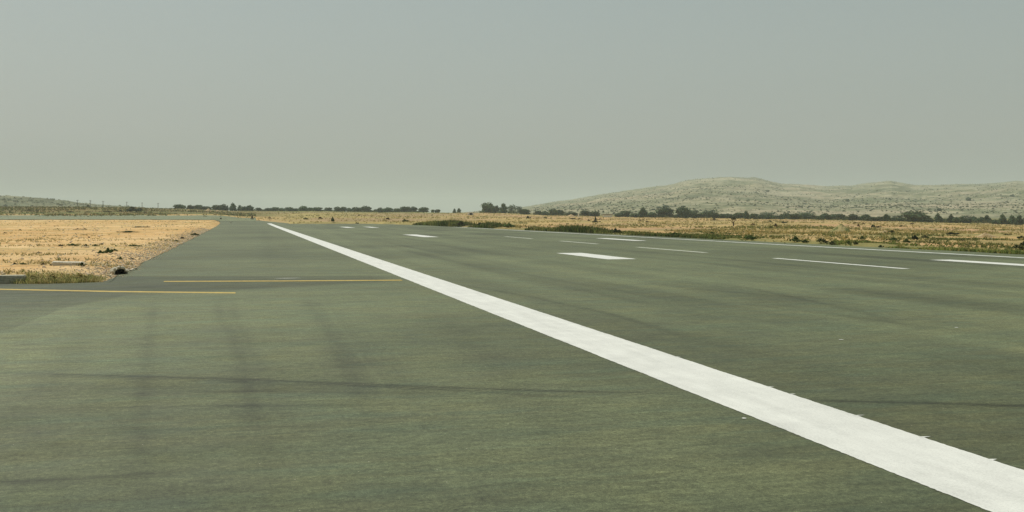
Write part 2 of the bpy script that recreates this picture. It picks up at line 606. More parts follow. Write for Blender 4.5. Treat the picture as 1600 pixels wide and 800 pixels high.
def build_runway():
    vv = vrows(V_END_LEFT)
    ts = np.concatenate([np.linspace(0, 12.5, 200)[:-1], np.linspace(12.5, 38.7, 170)]) / 38.7
    V, T = np.meshgrid(vv, ts, indexing='ij')
    L = np.interp(V, *LEFT_EDGE) + edge_wob(V, 3) * sstep(28, 34, V)
    Rr = np.where(V <= V_END, np.interp(V, *RIGHT_EDGE), 9.0)
    Rr = Rr + (fbm(V * .25, V * 0 + 7, 61, 3) - .5) * .5
    # ease in the narrow far end
    Rr = np.interp(V, [V_END - 12, V_END, V_END + 25, V_END_LEFT], [0, 0, 0, 0]) + np.where(
        V > V_END - 12, np.minimum(Rr, np.interp(V, [V_END - 12, V_END, V_END + 8, V_END_LEFT], [28, 26, 9.5, 4.0])), Rr)
    U = L + (Rr - L) * T
    Z = runway_rise(V)
    verts = np.stack([U, V, Z], -1).reshape(-1, 3)
    nr, nc = U.shape
    f = grid_faces(nr, nc)
    t = tone(U, V).ravel()
    lf = np.nonzero(vv > 31)[0] * nc
    rt = np.arange(nr)[::-1] * nc + nc - 1
    end = (nr - 1) * nc + np.arange(nc)
    loop = np.concatenate([lf, end[1:], rt[1:]])
    v2, f2, low = skirt(verts, f, loop[::-1], .16)
    t = np.concatenate([t, np.full(len(low), .8)])
    o = link('runway', mesh_np('runway', v2, f2, False, attrs={'tone': t}), M_ASPH)
    return tag(o, kind='structure')


def build_taxiway():
    us = -3.45 - np.concatenate([np.linspace(0, 6, 70)[:-1], np.geomspace(6, 90, 60)])[::-1]
    ss = np.concatenate([np.linspace(-70, 2, 10)[:-1], np.geomspace(2, 26, 200)[:-1], np.linspace(26, 34, 60)])
    S, U = np.meshgrid(ss, us, indexing='ij')
    end = taxi_edge(U) + (fbm(U * 1.1, U * 0 + 2, 71, 3) - .5) * .35
    V = np.where(S <= 26, S, 26 + (S - 26) / 8 * (end - 26))
    Z = 0 * V - .004
    verts = np.stack([U, V, Z], -1).reshape(-1, 3)
    nr, nc = U.shape
    f = grid_faces(nr, nc)
    t = tone(U, V).ravel()
    loop = ((nr - 1) * nc + np.arange(nc))[::-1]
    v2, f2, low = skirt(verts, f, loop, .16)
    t = np.concatenate([t, np.full(len(low), .8)])
    o = link('taxiway', mesh_np('taxiway', v2, f2, False, attrs={'tone': t}), M_ASPH)
    return tag(o, kind='structure')


RUNWAY = build_runway()
TAXI = build_taxiway()


def build_far_taxiway():
    ps, ds = np.linspace(-420, 400, 160), np.linspace(304, 366, 24)
    D, Pp = np.meshgrid(ds, ps, indexing='ij')
    X, Y = xy(Pp, D)
    wob = (fbm(X * .08, Y * .08, 81, 3) - .5) * 10
    X, Y = xy(Pp, D + wob)
    Z = height(X, Y) + .10
    Z = np.maximum(Z, np.where(paved(X, Y) > -3, runway_rise(np.clip(Y, 0, 345)) + .05, -9))
    v = np.stack([X, Y, Z], -1).reshape(-1, 3)
    t = 1.4 + (fbm(X * .03, Y * .2, 82) - .5) * .6
    o = link('far_taxiway', mesh_np('far_taxiway', v, grid_faces(*D.shape), True, attrs={'tone': t.ravel()}), M_ASPH)
    tag(o, kind='structure')


build_far_taxiway()


# ------------------------------------------------------------------ painted markings (parts of the runway)
def strip(name, u0, u1, v0, v1, mat, parent, label, dz=.004, seg=None, jit=.005, spurs=()):
    n = seg or max(4, int((v1 - v0) / .25))
    vs = np.geomspace(max(v0, .5), v1, n) if v0 > 0 else np.linspace(v0, v1, n)
    rng = np.random.default_rng(int(abs(u0) * 100 + v0 * 7))
    el = u0 + (rng.random(n) - .5) * 2 * jit + (fbm(vs * 2, vs * 0, 91, 2) - .5) * jit * 2
    er = u1 + (rng.random(n) - .5) * 2 * jit + (fbm(vs * 2, vs * 0 + 9, 92, 2) - .5) * jit * 2
    z = runway_rise(vs) + dz
    v = np.concatenate([np.stack([el, vs, z], 1), np.stack([(el + er) / 2, vs, z], 1), np.stack([er, vs, z], 1)])
    a = np.arange(n - 1)
    f = np.concatenate([np.stack([a, a + n, a + n + 1, a + 1], 1), np.stack([a + n, a + 2 * n, a + 2 * n + 1, a + n + 1], 1)])
    for (sv, ln, wd) in spurs:            # slips of paint that stick out of the right edge
        k = len(v)
        zz = dz + float(runway_rise(np.array(sv)))
        q = np.array([[u1 - .02, sv - wd, zz], [u1 + ln * .5, sv - wd * .2, zz], [u1 + ln, sv + wd * .35, zz],
                      [u1 + ln * .45, sv + wd * .7, zz], [u1 - .02, sv + wd, zz]])
        q[:, 2] += .001
        v = np.concatenate([v, q])
        f = np.concatenate([f, np.array([[k, k + 1, k + 3, k + 4], [k + 1, k + 2, k + 3, k + 3]])[:1]])
        v = np.concatenate([v, q[[1, 2, 3]], (q[[3]] + q[[1]]) / 2 - np.array([[.001, 0, 0]])])
        k2 = k + 5
        f = np.concatenate([f, np.array([[k2, k2 + 1, k2 + 2, k2 + 3]])])
    o = link(name, mesh_np(name, v, f), mat, parent)
    o['label'] = label
    return o


spur_px = [(1210, 605), (1352, 650), (1452, 684), (1568, 719), (1238, 617), (1062, 558)]
spurs = []
for px, py in spur_px:
    su, sv = flat(px, py)
    spurs.append((sv + .02, .05 + .06 * random.random(), .018 + .018 * random.random()))
strip('edge_stripe', 4.39, 5.33, 2.0, 246, M_WHITE, RUNWAY, 'broad white stripe running the length of the runway', seg=900, spurs=spurs)
strip('far_edge_stripe', 32.0, 32.5, -30, 172, M_EDGE, RUNWAY, 'white stripe along the far grassy edge', seg=600, jit=.04)


def vrange(px0, py0, px1, py1):
    return flat(px0, py0)[1], flat(px1, py1)[1]


for i, (a, lab) in enumerate([((867, 395.5, 976, 405), 'broad white block beyond the long stripe'),
                              ((628, 366.5, 672, 370.5), 'white block farther up the runway'),
                              ((513, 354.6, 533, 356.0), 'distant white block near the runway end')]):
    v1, v0 = vrange(*a)
    v1, v0 = F * HC / (a[1] - YH) * (CP - (a[0] - CX) / F * SP), F * HC / (a[3] - YH) * (CP - (a[2] - CX) / F * SP)
    strip('marking_block', 14.45, 15.75, v0, v1, M_WHITE, RUNWAY, lab, jit=.02)
v0 = 170.0
strip('marking_block', 18.2, 19.4, 163, 176, M_WHITE, RUNWAY, 'small distant white block right of its twin', jit=.02)
for a, lab, m in [((1210, 403.5, 1425, 420), 'near thin white dash', M_WHITE),
                  ((995, 386.2, 1107, 394.8), 'thin white dash beside the broad block', M_FAINT),
                  ((878, 376.5, 938, 381.2), 'faint thin dash', M_FAINT),
                  ((786, 369.6, 832, 373), 'faint thin dash farther off', M_FAINT)]:
    y1 = F * HC / (a[1] - YH) * (CP - (a[0] - CX) / F * SP)
    y0 = F * HC / (a[3] - YH) * (CP - (a[2] - CX) / F * SP)
    strip('centre_dash', 21.55, 21.87, y0, y1, m, RUNWAY, lab, jit=.02)
strip('centre_dash', 21.55, 21.87, 8, 20, M_WHITE, RUNWAY, 'thin white dash', jit=.02)
for a, lab in [((1462, 406, 1740, 421), 'white block by the far edge at right'), ((928, 372.3, 988, 376.3), 'white block by the far edge in the distance')]:
    y1 = F * HC / (a[1] - YH) * (CP - (a[0] - CX) / F * SP)
    y0 = F * HC / (a[3] - YH) * (CP - (a[2] - CX) / F * SP)
    strip('marking_block', 27.0, 28.0, y0, y1, M_WHITE, RUNWAY, lab, jit=.02)


def ribbon(name, pts, w, mat, parent, label, dz=.006):
    P = np.array([flat(*p) for p in pts])
    t = np.linspace(0, 1, 160)
    q = np.linspace(0, 1, len(P))
    u, v = np.interp(t, q, P[:, 0]), np.interp(t, q, P[:, 1])
    hw = w / 2 * (1 + (RNG.random(160) - .5) * .12)
    vs = np.concatenate([np.stack([u, v - hw, 0 * u + dz], 1), np.stack([u, v + hw, 0 * u + dz], 1)])
    a = np.arange(159)
    f = np.stack([a, a + 1, a + 161, a + 160], 1)
    o = link(name, mesh_np(name, vs, f), mat, parent)
    o['label'] = label


ribbon('yellow_line', [(256, 440), (440, 439.3), (628, 438)], .40, M_YELL, RUNWAY, 'yellow line that stops at the white stripe')
ribbon('yellow_line', [(-500, 446), (0, 452), (180, 455.5), (368, 457.6)], .38, M_YELL, TAXI, 'yellow line at the left, nearer the camera', dz=.001)


def fleck(px, py, w, h):
    u, v = flat(px, py)
    a = np.linspace(0, 2 * math.pi, 9)[:-1]
    rr = .7 + .5 * RNG.random(8)
    vs = np.stack([u + np.cos(a) * w * rr, v + np.sin(a) * h * rr, 0 * a + .005], 1)
    f = np.array([[0, 1, 2, 7], [2, 3, 6, 7], [3, 4, 5, 6]])
    o = link('paint_fleck', mesh_np('paint_fleck', vs, f), M_WHITE, RUNWAY)
    o['label'] = 'small white fleck on the asphalt'


for p in [(1163, 654, .025, .025), (1314, 531, .04, .03), (1494, 512, .03, .03), (445, 435, .4, .06)]:
    fleck(*p)

# ------------------------------------------------------------------ hills
CREST_R = np.array([(700, 334), (800, 327), (830, 321), (860, 317), (900, 311), (940, 304), (980, 298), (1020, 292.5), (1050, 288.5),
                    (1075, 282.5), (1100, 279), (1140, 276.3), (1165, 277.3), (1182, 276.8), (1197, 281), (1220, 287), (1250, 288.3),
                    (1290, 291), (1330, 290), (1358, 285.3), (1393, 283), (1412, 286.5), (1430, 289.5), (1460, 289), (1500, 288),
                    (1545, 287), (1588, 283.3), (1620, 284), (1700, 287), (1800, 295), (2000, 305), (2400, 320)], float)


def hill_mesh(name, ps, ds, crest, dcrest, foot_d, seed, tint):
    D, Pp = np.meshgrid(ds, ps, indexing='ij')
    X, Y = xy(Pp, D)
    dc = dcrest * (1 + .08 * np.sin(Pp / 170.0))
    zc = HC + (YH - np.interp(Pp, crest[:, 0], crest[:, 1])) * dc / F
    t = np.clip((D - foot_d) / (dc - foot_d), -.3, None)
    prof = np.where(t <= 1, np.sign(t) * np.abs(t) ** .95, 1 - .5 * np.clip(t - 1, 0, 1) * 1.4)
    z = zc * prof
    amp = np.clip(t, 0, 1) * np.clip(1.02 - t, .0, 1) * 1.8
    z = z + (fbm(X * .004, Y * .004, seed, 3) - .5) * zc * .55 * amp + (fbm(X * .014, Y * .014, seed + 1, 4) - .5) * 15 * amp
    z = z + (fbm(X * .05, Y * .05, seed + 2, 4) - .5) * 4.5 * np.clip(t, 0, 1)
    z = np.where(t < 0.02, np.minimum(z, -1 + 60 * t), z)
    n1, n2 = fbm(X * .006, Y * .012, seed + 5), fbm(X * .03, Y * .05, seed + 6)
    n3 = fbm(X * .12, Y * .12, seed + 7)
    c = lerp(np.array([.30, .265, .175]) + 0 * n1[..., None], np.array([.42, .345, .235]), sstep(.42, .62, n1))
    c = lerp(c, np.array([.165, .175, .095]), sstep(.46, .62, n2) * .75)
    c = lerp(c, np.array([.50, .38, .28]), sstep(.56, .70, fbm(X * .010, Y * .016, seed + 9)) * .7)
    c = lerp(c, np.array([.13, .145, .08]), sstep(.55, .68, fbm(X * .008, Y * .020, seed + 11)) * .6)
    c = lerp(c, np.array([.50, .43, .32]), sstep(.56, .70, n3) * .5)
    c = lerp(c, np.array([.12, .13, .065]), sstep(.44, .32, n3) * .5)
    # thin pale ledges that follow the contours
    led = fbm(X * .006, z * .16, seed + 8, 3)
    c = lerp(c, np.array([.50, .44, .33]), sstep(.58, .68, led) * .4)
    c = c * np.array(tint)
    top = sstep(.86, 1.0, t)
    c = lerp(c, np.array([.17, .175, .095]), top * .45)
    v = np.stack([X, Y, z], -1).reshape(-1, 3)
    o = link(name, mesh_np(name, v, grid_faces(*D.shape), True, cols={'Col': c.reshape(-1, 3)}), M_HILL)
    tag(o, kind='structure')
    return X, Y, z, t


def hill_points(X, Y, z, t, n, lo, hi, seed):
    rng = np.random.default_rng(seed)
    ok = np.argwhere((t > lo) & (t < hi))
    k = ok[rng.integers(0, len(ok), n)]
    i, j = k[:, 0], k[:, 1]
    i2, j2 = np.minimum(i + 1, t.shape[0] - 1), np.minimum(j + 1, t.shape[1] - 1)
    a, b = rng.random(n), rng.random(n)
    def L(M): return (M[i, j] * (1 - a) + M[i2, j] * a) * (1 - b) + (M[i, j2] * (1 - a) + M[i2, j2] * a) * b
    return L(X), L(Y), L(z)


HR = hill_mesh('rocky_hill', np.arange(640, 2300, 2.2), np.concatenate([np.linspace(620, 2500, 190), np.linspace(2520, 3600, 24)]),
               CREST_R, 2350, 760, 201, (.70, .76, .69))
CREST_L = np.array([(-500, 300), (-200, 303), (0, 306.8), (30, 307.5), (55, 309), (75, 311.5), (100, 313.5), (120, 316.5), (145, 319),
                    (185, 321.5), (230, 325), (300, 332)], float)
HL = hill_mesh('scrub_hill', np.arange(-700, 300, 2.5), np.concatenate([np.linspace(600, 1350, 70), np.linspace(1370, 2000, 12)]),
               CREST_L, 1300, 640, 301, (.36, .43, .34))


# ------------------------------------------------------------------ foliage
def blob(rng, c, r, seed, nu=9, nv=6):
    th = np.linspace(0, 2 * math.pi, nu + 1)[:-1]
    ph = np.linspace(.12, math.pi - .12, nv)
    P, T = np.meshgrid(ph, th, indexing='ij')
    d = np.stack([np.sin(P) * np.cos(T), np.sin(P) * np.sin(T), np.cos(P)], -1)
    rr = .72 + .3 * rng.random(P.shape)
    v = (np.array(c) + d * rr[..., None] * np.array(r)).reshape(-1, 3)
    f = []
    for a in range(nv - 1):
        for b in range(nu):
            b2 = (b + 1) % nu
            f.append((a * nu + b, (a + 1) * nu + b, (a + 1) * nu + b2, a * nu + b2))
    return v, np.array(f)


def foliage_mesh(name, lobes, n, size, colour, seed, spread=.3, core=True):
    rng = np.random.default_rng(seed)
    V, Fc, Cc = [], [], []
    k = 0
    colour = np.array(colour)
    if core:
        for c, r in lobes:
            v, f = blob(rng, c, np.array(r) * .74, seed)
            v[:, 2] = np.maximum(v[:, 2], .02)
            V.append(v); Fc.append(f + k); k += len(v)
            Cc.append(colour * (.75 + .3 * rng.random((len(v), 1))))
    wts = np.array([r[0] * r[2] for c, r in lobes]); wts /= wts.sum()
    li = rng.choice(len(lobes), n, p=wts)
    d = rng.normal(size=(n, 3)); d[:, 2] = np.abs(d[:, 2]) * 1.0 - .35 * rng.random(n)
    d /= np.linalg.norm(d, axis=1, keepdims=True)
    C = np.array([l[0] for l in lobes])[li]; R = np.array([l[1] for l in lobes])[li]
    rad = (.70 + .38 * rng.random((n, 1)))
    p = C + d * R * rad
    p[:, 2] = np.maximum(p[:, 2], .02)
    nrm = d + rng.normal(size=(n, 3)) * .7
    nrm /= np.linalg.norm(nrm, axis=1, keepdims=True)
    up = rng.normal(size=(n, 3))
    a = np.cross(nrm, up); a /= np.linalg.norm(a, axis=1, keepdims=True)
    b = np.cross(nrm, a)
    s = size * (.5 + rng.random((n, 1)))
    q = np.stack([p - a * s, p - b * s * .55, p + a * s, p + b * s * .55], 1).reshape(-1, 3)
    V.append(q); Fc.append(np.arange(n * 4).reshape(n, 4) + k)
    clump = np.repeat(.7 + .6 * rng.random(24), 1)
    tone_ = (.65 + .7 * rng.random((n, 1))) * clump[rng.integers(0, 24, n)][:, None]
    tint = colour + (rng.random((n, 3)) - .5) * colour * .35
    Cc.append(np.repeat(tint * tone_, 4, 0))
    return mesh_np(name, np.concatenate(V), np.concatenate(Fc), False, cols={'Col': np.concatenate(Cc)})


def trunk_mesh(seed):
    rng = np.random.default_rng(seed)
    V, Fc, k = [], [], 0
    def limb(p0, p1, r0, r1):
        nonlocal k
        p0, p1 = np.array(p0), np.array(p1)
        d = p1 - p0; d = d / np.linalg.norm(d)
        a = np.cross(d, [0.3, 1, .2]); a /= np.linalg.norm(a); b = np.cross(d, a)
        rows = []
        for s in np.linspace(0, 1, 4):
            c = p0 + (p1 - p0) * s + rng.normal(size=3) * .01 * (0 < s < 1)
            r = r0 + (r1 - r0) * s
            for t in np.linspace(0, 2 * math.pi, 7)[:-1]: rows.append(c + a * math.cos(t) * r + b * math.sin(t) * r)
        V.append(np.array(rows))
        for i in range(3):
            for j in range(6):
                j2 = (j + 1) % 6
                Fc.append((k + i * 6 + j, k + i * 6 + j2, k + i * 6 + 6 + j2, k + i * 6 + 6 + j))
        k += 24
    limb((0, 0, -.05), (.02, .01, .42), .06, .035)
    for q in range(4):
        t = q * 1.6 + rng.random()
        limb((.01, .005, .22 + .05 * q), (math.cos(t) * .24, math.sin(t) * .24, .5 + .06 * q), .03, .012)
    return mesh_np('trunk', np.concatenate(V), np.array(Fc), True)


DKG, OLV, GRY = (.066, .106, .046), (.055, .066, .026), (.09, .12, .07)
CROWNS = {}


def lobes_shrub(rng):
    L = []
    for i in range(11):
        t, r = rng.random() * 6.283, .40 * rng.random() ** .7
        h = (.92 - 1.1 * r) * (.55 + .5 * rng.random())
        q = .07 + .10 * rng.random()
        L.append(((math.cos(t) * r, math.sin(t) * r, h * .55), (q, q, h * .42)))
    return L



def lobes_dome(rng, n=6, flat_=1.0):
    L = [((0, 0, .46), (.36, .36, .45 * flat_))]
    for i in range(5):
        t = i * 1.26 + rng.random()
        L.append(((math.cos(t) * .24, math.sin(t) * .24, .16), (.22, .22, .2)))
    for i in range(n):
        t = i / n * 6.283 + rng.random()
        r = .16 + .16 * rng.random()
        z = .32 + .28 * rng.random()
        L.append(((math.cos(t) * r, math.sin(t) * r, z), (.2 + .08 * rng.random(), .2 + .08 * rng.random(), .24 + .1 * rng.random())))
    return L


def lobes_tall(rng):
    L = [((0, 0, .4), (.32, .32, .38)), ((.03, .02, .72), (.2, .2, .28)), ((.2, 0, .15), (.26, .26, .2)), ((-.2, .1, .15), (.26, .26, .2)), ((0, -.2, .14), (.25, .25, .2))]
    for i in range(5):
        t = i * 1.3 + rng.random()
        L.append(((math.cos(t) * .22, math.sin(t) * .22, .25 + .3 * rng.random()), (.2, .2, .22)))
    return L


for k in range(5):
    r_ = np.random.default_rng(500 + k)
    CROWNS['dome%d' % k] = foliage_mesh('crown', lobes_dome(r_, 5 + k % 3), 620, .075, DKG if k % 2 else (.072, .102, .045), 510 + k)
for k in range(4):
    r_ = np.random.default_rng(540 + k)
    CROWNS['tall%d' % k] = foliage_mesh('crown', lobes_tall(r_), 560, .075, DKG, 550 + k)
for k in range(3):
    r_ = np.random.default_rng(580 + k)
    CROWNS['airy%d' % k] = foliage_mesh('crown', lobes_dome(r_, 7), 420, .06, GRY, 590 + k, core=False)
TRUNKS = [trunk_mesh(600 + k) for k in range(3)]


def tree(kind, px0, px1, ytop, ybase, label, group, dmul=1.0, name='tree', gz=None):
    pc = (px0 + px1) / 2
    D = float(tree_d(pc)) * dmul * random.uniform(.97, 1.03)
    x, y = xy(pc, D)
    x, y = float(x), float(y)
    z = float(height(np.array(x), np.array(y))) if gz is None else gz
    top = zpy(ytop, D)
    h = max(1.2, top - z) * 1.16
    w = (px1 - px0) * D / F * 1.10
    root = empty(name, (x, y, z - .05), random.uniform(0, 6.28))
    root.scale = (w, w, h)
    tag(root, label, 'tree', group)
    c = link('crown', CROWNS[kind], M_LEAF, root)
    t = link('trunk', random.choice(TRUNKS), M_BARK, root)
    return root


ORD = ['first', 'second', 'third', 'fourth', 'fifth', 'sixth', 'seventh', 'eighth', 'ninth', 'tenth', 'eleventh', 'twelfth']
CLUMPS = [
    # (clump description, group, [(x0, x1, ytop), ...])
    ('clump left of the pale earth mound', [(272, 291, 319.5), (291, 303, 320.5), (302, 316, 320.3), (313, 331, 322.5)]),
    ('clump right of the pale earth mound', [(331, 346, 320.5), (342, 358, 319.6), (357, 371, 318.6), (370, 380, 321.5), (376, 390, 322.6), (384, 396, 320.8)]),
    ('low clump above the runway stripe', [(413, 425, 325), (422, 436, 323.8), (434, 447, 325), (446, 460, 323.8), (458, 467, 325.6), (466, 480, 322), (477, 490, 324.4), (487, 503, 324)]),
    ('clump on the horizon just right of the stripe', [(507, 519, 324.3), (521, 534, 323.2), (531, 542, 323.4), (540, 551, 325), (549, 563, 323.7), (560, 582, 322.2), (583, 592, 327)]),
    ('clump on the horizon left of centre', [(589, 600, 324.3), (598, 615, 324.2), (614, 626, 325.6), (624, 641, 322.8), (638, 652, 323.2), (652, 671, 324)]),
    ('clump where the hill slope begins', [(752, 774, 317.6), (770, 782, 322.6), (779, 794, 319.6)]),
    ('hedge of trees at the foot of the hill slope', [(811, 829, 326.8), (836, 848, 329.5), (845, 858, 329.8), (858, 872, 327.2), (868, 882, 328), (884, 902, 331.5), (907, 922, 328.8), (918, 937, 330.6)]),
    ('row of trees left of the two tall crowns', [(960, 972, 332.5), (968, 986, 329.6), (984, 998, 333), (995, 1013, 325.5), (1010, 1027, 331.5)]),
    ('pair of tall crowns under the hill top', [(1026, 1053, 323.8), (1054, 1080, 323.2)]),
    ('low row right of the two tall crowns', [(1078, 1091, 331.5), (1089, 1104, 332.3), (1100, 1114, 330.8), (1110, 1124, 332.2), (1121, 1132, 334), (1129, 1147, 333.8)]),
    ('row of trees behind the bare trunk', [(1144, 1163, 332.5), (1160, 1172, 330.8), (1170, 1184, 333.8), (1182, 1197, 335.6), (1193, 1207, 334.6), (1206, 1222, 336.4)]),
    ('dark row left of the grassy mound', [(1219, 1237, 333), (1233, 1252, 334.6), (1248, 1266, 334.2), (1260, 1280, 335.8), (1276, 1287, 336.5)]),
    ('row of trees behind the grassy mound', [(1281, 1298, 333.4), (1293, 1311, 334.6), (1307, 1321, 334.2), (1318, 1327, 338), (1324, 1340, 334.4), (1338, 1349, 338.2)]),
    ('row left of the biggest rounded tree', [(1345, 1360, 334.4), (1352, 1370, 338.8), (1366, 1382, 338.4), (1379, 1392, 335), (1390, 1402, 339.5), (1400, 1414, 340)]),
    ('row right of the biggest rounded tree', [(1447, 1459, 340), (1458, 1474, 335.2), (1470, 1482, 341.5), (1479, 1493, 336.6), (1488, 1503, 339.2), (1497, 1509, 339.2), (1504, 1518, 341), (1516, 1530, 339.6)]),
    ('dark row at the right end of the tree line', [(1526, 1540, 339.4), (1535, 1550, 337.6), (1548, 1563, 343), (1559, 1575, 336.4), (1573, 1590, 338), (1584, 1600, 337.8), (1598, 1616, 339), (1613, 1640, 340)]),
]
kinds_d = ['dome0', 'dome1', 'dome2', 'dome3', 'dome4', 'tall0', 'tall1']
for desc, items in CLUMPS:
    n = len(items)
    for i, (a, b, yt) in enumerate(items):
        w, h = b - a, float(tree_y((a + b) / 2)) - yt
        kind = random.choice(['tall0', 'tall1', 'tall2', 'tall3']) if h > w * .75 else random.choice(kinds_d[:5])
        if desc.startswith('pair'):
            lab = ['left one of the two tall dark crowns under the hill top', 'right one of the two tall dark crowns under the hill top'][i]
        elif i == 0: lab = 'leftmost tree in the ' + desc
        elif i == n - 1: lab = 'rightmost tree in the ' + desc
        else: lab = '%s tree from left in the %s' % (ORD[i], desc)
        tree(kind, a, b, yt, None, lab, 'dark trees along the far edge of the field')
tree('dome4', 1413, 1452, 330.6, None, 'biggest rounded dark tree in the line under the right hill', 'dark trees along the far edge of the field', .93)
for a, b, yt, lab in [(400, 409, 324.6, 'small rounded tree alone between two dark clumps on the horizon'),
                      (673, 679, 327.6, 'left of two tiny rounded trees right of the horizon clumps'),
                      (679, 688, 327.2, 'right of two tiny rounded trees right of the horizon clumps'),
                      (707, 713, 326.6, 'slim small tree left of the pale hut'),
                      (713, 721, 326.2, 'small pointed tree nearest the pale hut')]:
    tree('tall1' if 'slim' in lab or 'pointed' in lab else 'dome2', a, b, yt, None, lab, 'dark trees along the far edge of the field')
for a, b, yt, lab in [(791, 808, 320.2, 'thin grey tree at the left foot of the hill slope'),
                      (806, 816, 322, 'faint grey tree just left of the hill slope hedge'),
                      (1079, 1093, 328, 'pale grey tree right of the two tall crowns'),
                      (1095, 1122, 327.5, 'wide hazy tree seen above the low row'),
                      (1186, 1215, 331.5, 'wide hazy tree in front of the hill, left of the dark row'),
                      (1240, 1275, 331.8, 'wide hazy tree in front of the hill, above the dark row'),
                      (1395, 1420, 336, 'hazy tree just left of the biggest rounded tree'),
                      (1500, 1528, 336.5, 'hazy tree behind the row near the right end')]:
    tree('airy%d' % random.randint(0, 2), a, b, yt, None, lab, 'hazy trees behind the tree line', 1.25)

# trees that stand alone on the hillside
def hill_z(H, x, y):
    d = (H[0] - x) ** 2 + (H[1] - y) ** 2
    return float(H[2].ravel()[int(np.argmin(d))])


def hill_hit(H, px, py):
    D, P = polar(H[0], H[1])
    col = int(np.argmin(np.abs(P[0] - px)))
    yy = YH + F * (HC - H[2][:, col]) / D[:, col]
    k = int(np.nonzero(yy <= py)[0][0])
    return float(H[0][k, col]), float(H[1][k, col]), float(H[2][k, col]), float(D[k, col])


for px, py, w, h, lab in [(1325, 315, 7, 4.5, 'lone dark tree on the hillside above the grassy mound'),
                          (1514, 313.5, 10, 5.5, 'largest lone tree on the upper right hillside'),
                          (1467, 330, 9, 5, 'lone tree low on the hillside right of the biggest rounded tree'),
                          (1582, 307.5, 8, 3, 'small dark tree near the hill crest at the right edge'),
                          (1040, 324, 12, 4, 'rightmost of the bluish trees on the slope above the tall crowns'),
                          (1029, 326, 10, 3.5, 'middle of the bluish trees on the slope above the tall crowns'),
                          (1021, 328.5, 8, 3, 'leftmost of the bluish trees on the slope above the tall crowns'),
                          (1199, 300, 8, 3, 'low dark tree on the slope below the hill top')]:
    x, y, z, D = hill_hit(HR, px, py)
    root = empty('tree', (x, y, z - .2), random.uniform(0, 6))
    root.scale = (w * D / F, w * D / F, h * D / F * 1.1)
    tag(root, lab, 'tree', 'lone trees on the hillside')
    link('crown', CROWNS['dome%d' % random.randint(0, 4)], M_LEAF, root)
    link('trunk', random.choice(TRUNKS), M_BARK, root)

# ------------------------------------------------------------------ shrubs
SHRUB = {}
for nm, colr, n, sz in [('dark', (.042, .060, .022), 420, .08), ('green', (.085, .125, .032), 420, .085), ('olive', (.11, .115, .042), 420, .08),
                        ('brown', (.13, .085, .04), 320, .075), ('straw', (.30, .25, .10), 360, .07)]:
    for k in range(4):
        r_ = np.random.default_rng(700 + k + len(nm))
        SHRUB[nm, k] = foliage_mesh('shrub', lobes_shrub(r_), int(n * 1.2), sz * .8, colr, 720 + k + len(nm), core=nm in ('dark', 'green'))


def shrub(kind, px, pyb, w, h, label, group=None, name='shrub', cat='shrub', depth=1.0):
    x, y, z, D = ground_at(px, pyb)
    o = link(name, SHRUB[kind, random.randint(0, 3)], M_LEAF)
    o.location = (x, y, z - .03 * h * D / F)
    o.scale = (w * D / F * 1.2, w * D / F * depth * 1.1, h * D / F * 1.42)
    o.rotation_euler = (0, 0, -PSI + random.uniform(-.25, .25) - math.atan((px - CX) / F))
    tag(o, label, cat, group)
    return o


